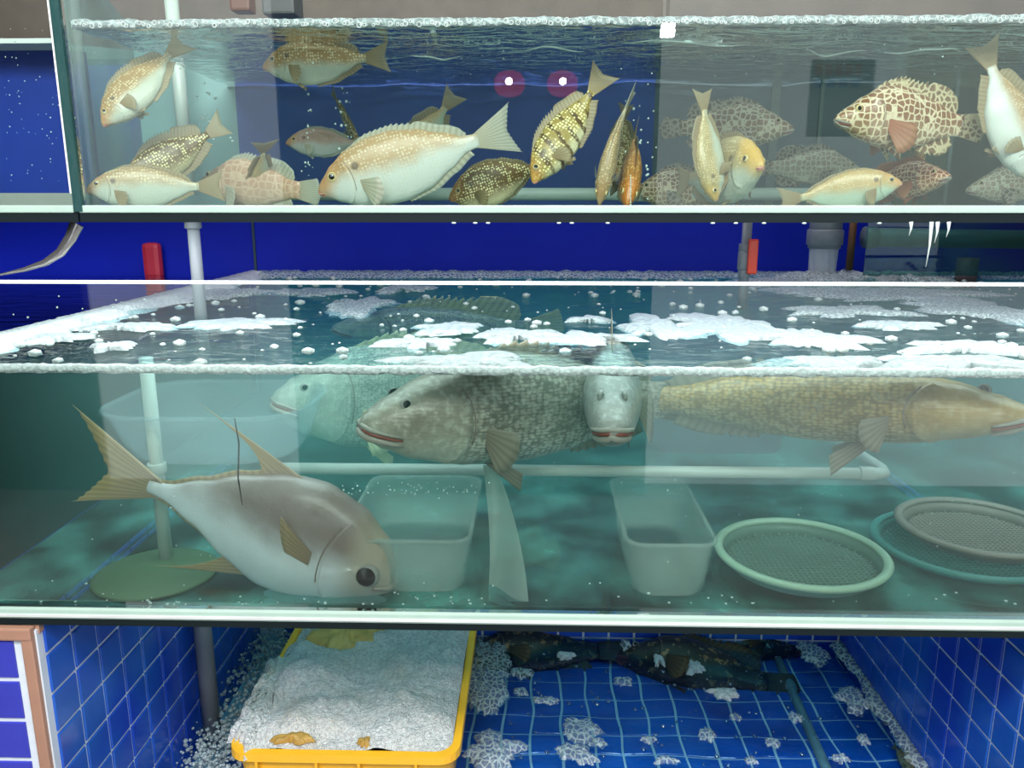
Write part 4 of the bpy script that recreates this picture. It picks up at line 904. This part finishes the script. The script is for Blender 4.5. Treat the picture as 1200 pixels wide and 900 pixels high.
tag(mk('foam_heap', bm, M_heap, None, True), 'heap of white bubbly foam filling the yellow crate', 'foam', None, 'stuff')
bm = bmesh.new()
for i in range(1500):
    x, y = rnd.uniform(x0+.02, x1-.02), rnd.uniform(y0+.02, y1-.05); r = rnd.choice((.001, .0015, .002, .003)); ball(bm, (x, y, heap(x, y)+r*.2), r, 1)
tag(mk('foam_bubbles', bm, M_foam, None, True), 'small bubbles over the foam heap in the yellow crate', 'bubbles', None, 'stuff')
M_scum = simple('brown_scum', (.42, .25, .05), .5, var=.5, nscale=80, bump=.6)
for i, (px, py, rx, ry, lab) in enumerate(((342, 872, .035, .018, 'brown crumbly scum at the front left of the crate foam'), (427, 872, .014, .012, 'small brown speck of scum at the front middle of the crate foam'), (405, 752, .10, .075, 'tan wet lump at the back left of the crate foam'))):
    c = on(px, py, zr+.012); c.y = max(c.y, y0+.035) if i < 2 else min(c.y, y1-.10)
    blob_patch(c.x, c.y, rx, ry, (heap(c.x, c.y) if i < 2 else heap(c.x, c.y)+.002), 80+i, M_scum if i < 2 else simple('tan_lump', (.55, .36, .10), .4, var=.3, nscale=30), 'scum_patch', lab, 'scum', 'scum patches in the crate', h=.012 if i < 2 else .034, rough=.4 if i < 2 else .18)
blob_patch(x0+.035, .50, .060, .15, zr-.012, 97, M_heap, 'foam_spill', 'foam spilling over the left rim of the yellow crate', 'foam', None, h=.05, rough=.35)
blob_patch(x0+.03, .36, .045, .07, zr-.008, 98, M_heap, 'foam_spill', 'foam bulging over the front left corner of the yellow crate', 'foam', None, h=.04, rough=.35)
# pipe against the left wall and bubbles along it
pw = on(243, 800, -.4); pipe('grey upright pipe against the blue tiled wall at lower left', [(XL+.034, .535, -.02), (XL+.036, .535, -.63)], .021, M_pvc, name='pipe')
def cluster(label, spots, seed, n=240, rr=(.003, .009), zz=ZW, mat=None, hh=.02):
    bm = bmesh.new(); rd = random.Random(seed)
    for i in range(n):
        cx, cy, sx, sy = rd.choice(spots); x, y = cx+rd.gauss(0, sx), cy+rd.gauss(0, sy)
        if not (XL+.01 < x < XR-.01): continue
        if x0-.012 < x < x1+.012 and y0-.012 < y < y1+.012: continue
        ball(bm, (x, min(y, YB-.01), zz+rd.random()*hh), rd.uniform(*rr), 1, .8)
    return tag(mk('bubble_cluster', bm, mat or M_foamthin, None, True), label, 'bubbles', None, 'stuff')
cluster('bubbly foam between the left tiled wall and the yellow crate', [(XL+.09, .75, .05, .06), (XL+.12, .55, .04, .05), (XL+.08, .88, .05, .06), (XL+.08, .33, .03, .04), (XL+.10, .43, .05, .05)], 4, 2000, (.002, .007), hh=.05)
def lacy(label, px, py, wpx, hpx, seed, h=.010, ang=0, mat=None):
    c = on(px, py, ZW); a = on(px-wpx/2, py, ZW); b = on(px+wpx/2, py, ZW); u = on(px, py-hpx/2, ZW); d = on(px, py+hpx/2, ZW)
    return blob_patch(c.x, c.y, (b.x-a.x)/2, (u.y-d.y)/2, ZW+.004, seed, mat or M_foamthin, 'bubble_raft', label, 'foam', 'bubble rafts on the basin water', h=h, rough=.45, ang=ang)
lacy('tall lacy bubble raft right of the yellow crate', 572, 790, 60, 90, 1, .018); lacy('lacy bubble raft at the bottom right of the yellow crate', 578, 884, 62, 42, 2, .018)
lacy('oval pale raft on the blue floor right of the crate', 681, 855, 48, 24, 3, ang=-.4); lacy('oval pale raft at the bottom, right of the crate', 672, 884, 42, 22, 4, ang=-.4)
lacy('round foam blob by the far right corner of the basin', 952, 767, 34, 24, 5); lacy('white foam smear beside the basin floor pipe', 1000, 820, 38, 24, 6); lacy('small white raft over the almost black grouper', 849, 814, 28, 13, 7, mat=M_foam)
lacy('small pale raft on the back of the almost black grouper', 812, 783, 26, 14, 8, mat=M_foam); lacy('tiny twin raft near the head of the almost black grouper', 770, 772, 12, 22, 9, mat=M_foam); lacy('tiny raft above the gap between the marbled groupers', 733, 757, 14, 8, 10)
lacy('small ring of foam over the marbled grouper near the crate', 662, 770, 18, 9, 11, mat=M_foam); lacy('faint oval raft near the back left of the basin floor', 611, 790, 26, 10, 12); lacy('thin pale raft in the centre of the basin floor', 731, 800, 22, 8, 13)
lacy('small round raft at right of the basin floor', 829, 862, 18, 14, 14)
# foam along the right wall
bm = bmesh.new(); rows = []
for i in range(121):
    y = -.02+1.0*i/120; w_ = .030+.022*noise.noise(Vector((y*8, 0, 1)))+.018*noise.noise(Vector((y*24, 0, 2)))
    rows.append([bm.verts.new(v) for v in ((XR-.003, y, ZW+.002), (XR-.004, y, ZW+.014+.004*noise.noise(Vector((y*50, 1, 1)))), (XR-w_*.6, y, ZW+.010), (XR-w_, y, ZW-.002))])
for a, b in zip(rows, rows[1:]):
    for k in range(3): bm.faces.new((a[k], b[k], b[k+1], a[k+1]))
tag(mk('foam_line', bm, M_foamthin, None, True), 'foam line where the basin water meets the right wall', 'foam', None, 'stuff')
bm = bmesh.new()
for i in range(170):
    p = on(rnd.uniform(590, 1060), rnd.uniform(765, 899), ZW)
    if p.x < XR-.02 and p.y < YB-.02: ball(bm, p, rnd.choice((.0025, .0035, .005, .007)), 1, .5)
tag(mk('floating_bubbles', bm, M_bubble, None, True), 'clear bubbles floating on the basin water', 'bubbles', None, 'stuff')
f0, f1 = on(898, 742, -.648), on(968, 900, -.648)
pipe('greyish pipe lying on the basin floor at right', [f0, f0.lerp(f1, .5), f1+(f1-f0)*.2], .0125, simple('murky_pipe', (.20, .27, .28), .5), [(f0.lerp(f1, .45), f1-f0, .05, .017)])
h0 = on(1046, 874, -.635); k0 = at(1067, 905, h0.y+.02)
fish('small_fish', 'rabbit', 'small brown and orange fish at the bottom edge beside the right wall', on(1072, 905, -.62), on(1046, 872, -.62), up=(.2, .8, .6), skin=S_orange, fin=Fd)
# ================================================================ BEHIND THE VIEWER: what the panes mirror
for i, (px, py) in enumerate(((597, 98), (659, 98))):
    p = at(px, py, 2.6); t = thing('red_lamp', ('left', 'right')[i]+' of the two red lamps hanging behind the viewer, mirrored in the upper tank', 'lamp', (p.x, -2.6, p.z), 'red lamps behind the viewer')
    bm = bmesh.new(); lathe(bm, [(.02, .055), (.05, .045), (.068, .02), (.068, -.02), (.05, -.045), (.02, -.055)], seg=24)
    N = NT('red_shade_glow'); m_ = N.surf(N.n('Emission', Color=(1, .03, .10), Strength=1.6)); mk('shade', bm, m_, t, True)
    bm = bmesh.new(); ball(bm, (0, .08, 0), .016, 2); N = NT('lamp_bulb'); mk('bulb', bm, N.surf(N.n('Emission', Color=(1, .85, .85), Strength=70)), t, True)
    tubeo('cord', [p*1.0+Vector((0, -2.6-p.y, .07)), Vector((p.x, -2.6, 2.4))], .004, M_black, t, 6)
p = at(783, 35, 2.4); t = thing('spot_lamp', 'bright white spot lamp behind the viewer, mirrored at the top of the upper tank', 'lamp', (p.x, -2.4, p.z))
bm = bmesh.new(); box(bm, -.028, .028, -.02, .02, -.025, .025, .006); N = NT('spot_glow'); mk('lens', bm, N.surf(N.n('Emission', Color=(1, .9, .92), Strength=60)), t)
tubeo('bracket', [Vector((p.x, -2.42, p.z+.02)), Vector((p.x, -2.42, 2.4))], .008, M_black, t, 6)

b0_, b1_ = at(952, 70, 3.05), at(1018, 160, 3.05); cx_ = (b0_.x+b1_.x)/2
t = thing('notice_board', 'pale notice board with red and blue bars behind the viewer, mirrored at upper right', 'board', (cx_, -3.05, (b0_.z+b1_.z)/2))
boxo('panel', b0_.x, b1_.x, -3.06, -3.04, b1_.z, b0_.z, simple('board_white', (.5, .5, .5), .6), t)
for k in range(5): boxo('red_bar', b0_.x+.02+k*.048, b0_.x+.052+k*.048, -3.04, -3.036, b0_.z-.07, b0_.z-.02, M_red, t)
for k in range(4): boxo('blue_bar', b0_.x+.02+k*.06, b0_.x+.06+k*.06, -3.04, -3.036, b0_.z-.13, b0_.z-.09, M_blue, t)

for i, (px, py, w_, h_) in enumerate(((640, 822, 30, 8), (700, 872, 22, 10), (760, 868, 14, 7), (905, 872, 16, 10), (862, 842, 12, 7), (932, 842, 16, 9), (1012, 868, 16, 10), (985, 890, 18, 10), (610, 812, 16, 9), (780, 893, 24, 8), (880, 893, 14, 8))):
    o = lacy('', px, py, w_, h_, 30+i, h=.006, mat=M_foamthin); o['label'] = 'little lacy foam fleck on the basin water, '+('just right of the tall raft', 'between the two oval rafts and the centre', 'centre, below the thin pale raft', 'left of the floor pipe near the bottom', 'below the small white raft', 'on the floor pipe line, mid height', 'right of the floor pipe', 'right of the floor pipe, bottom edge', 'touching the tall raft', 'bottom edge, centre', 'bottom edge, left of the pipe')[i]
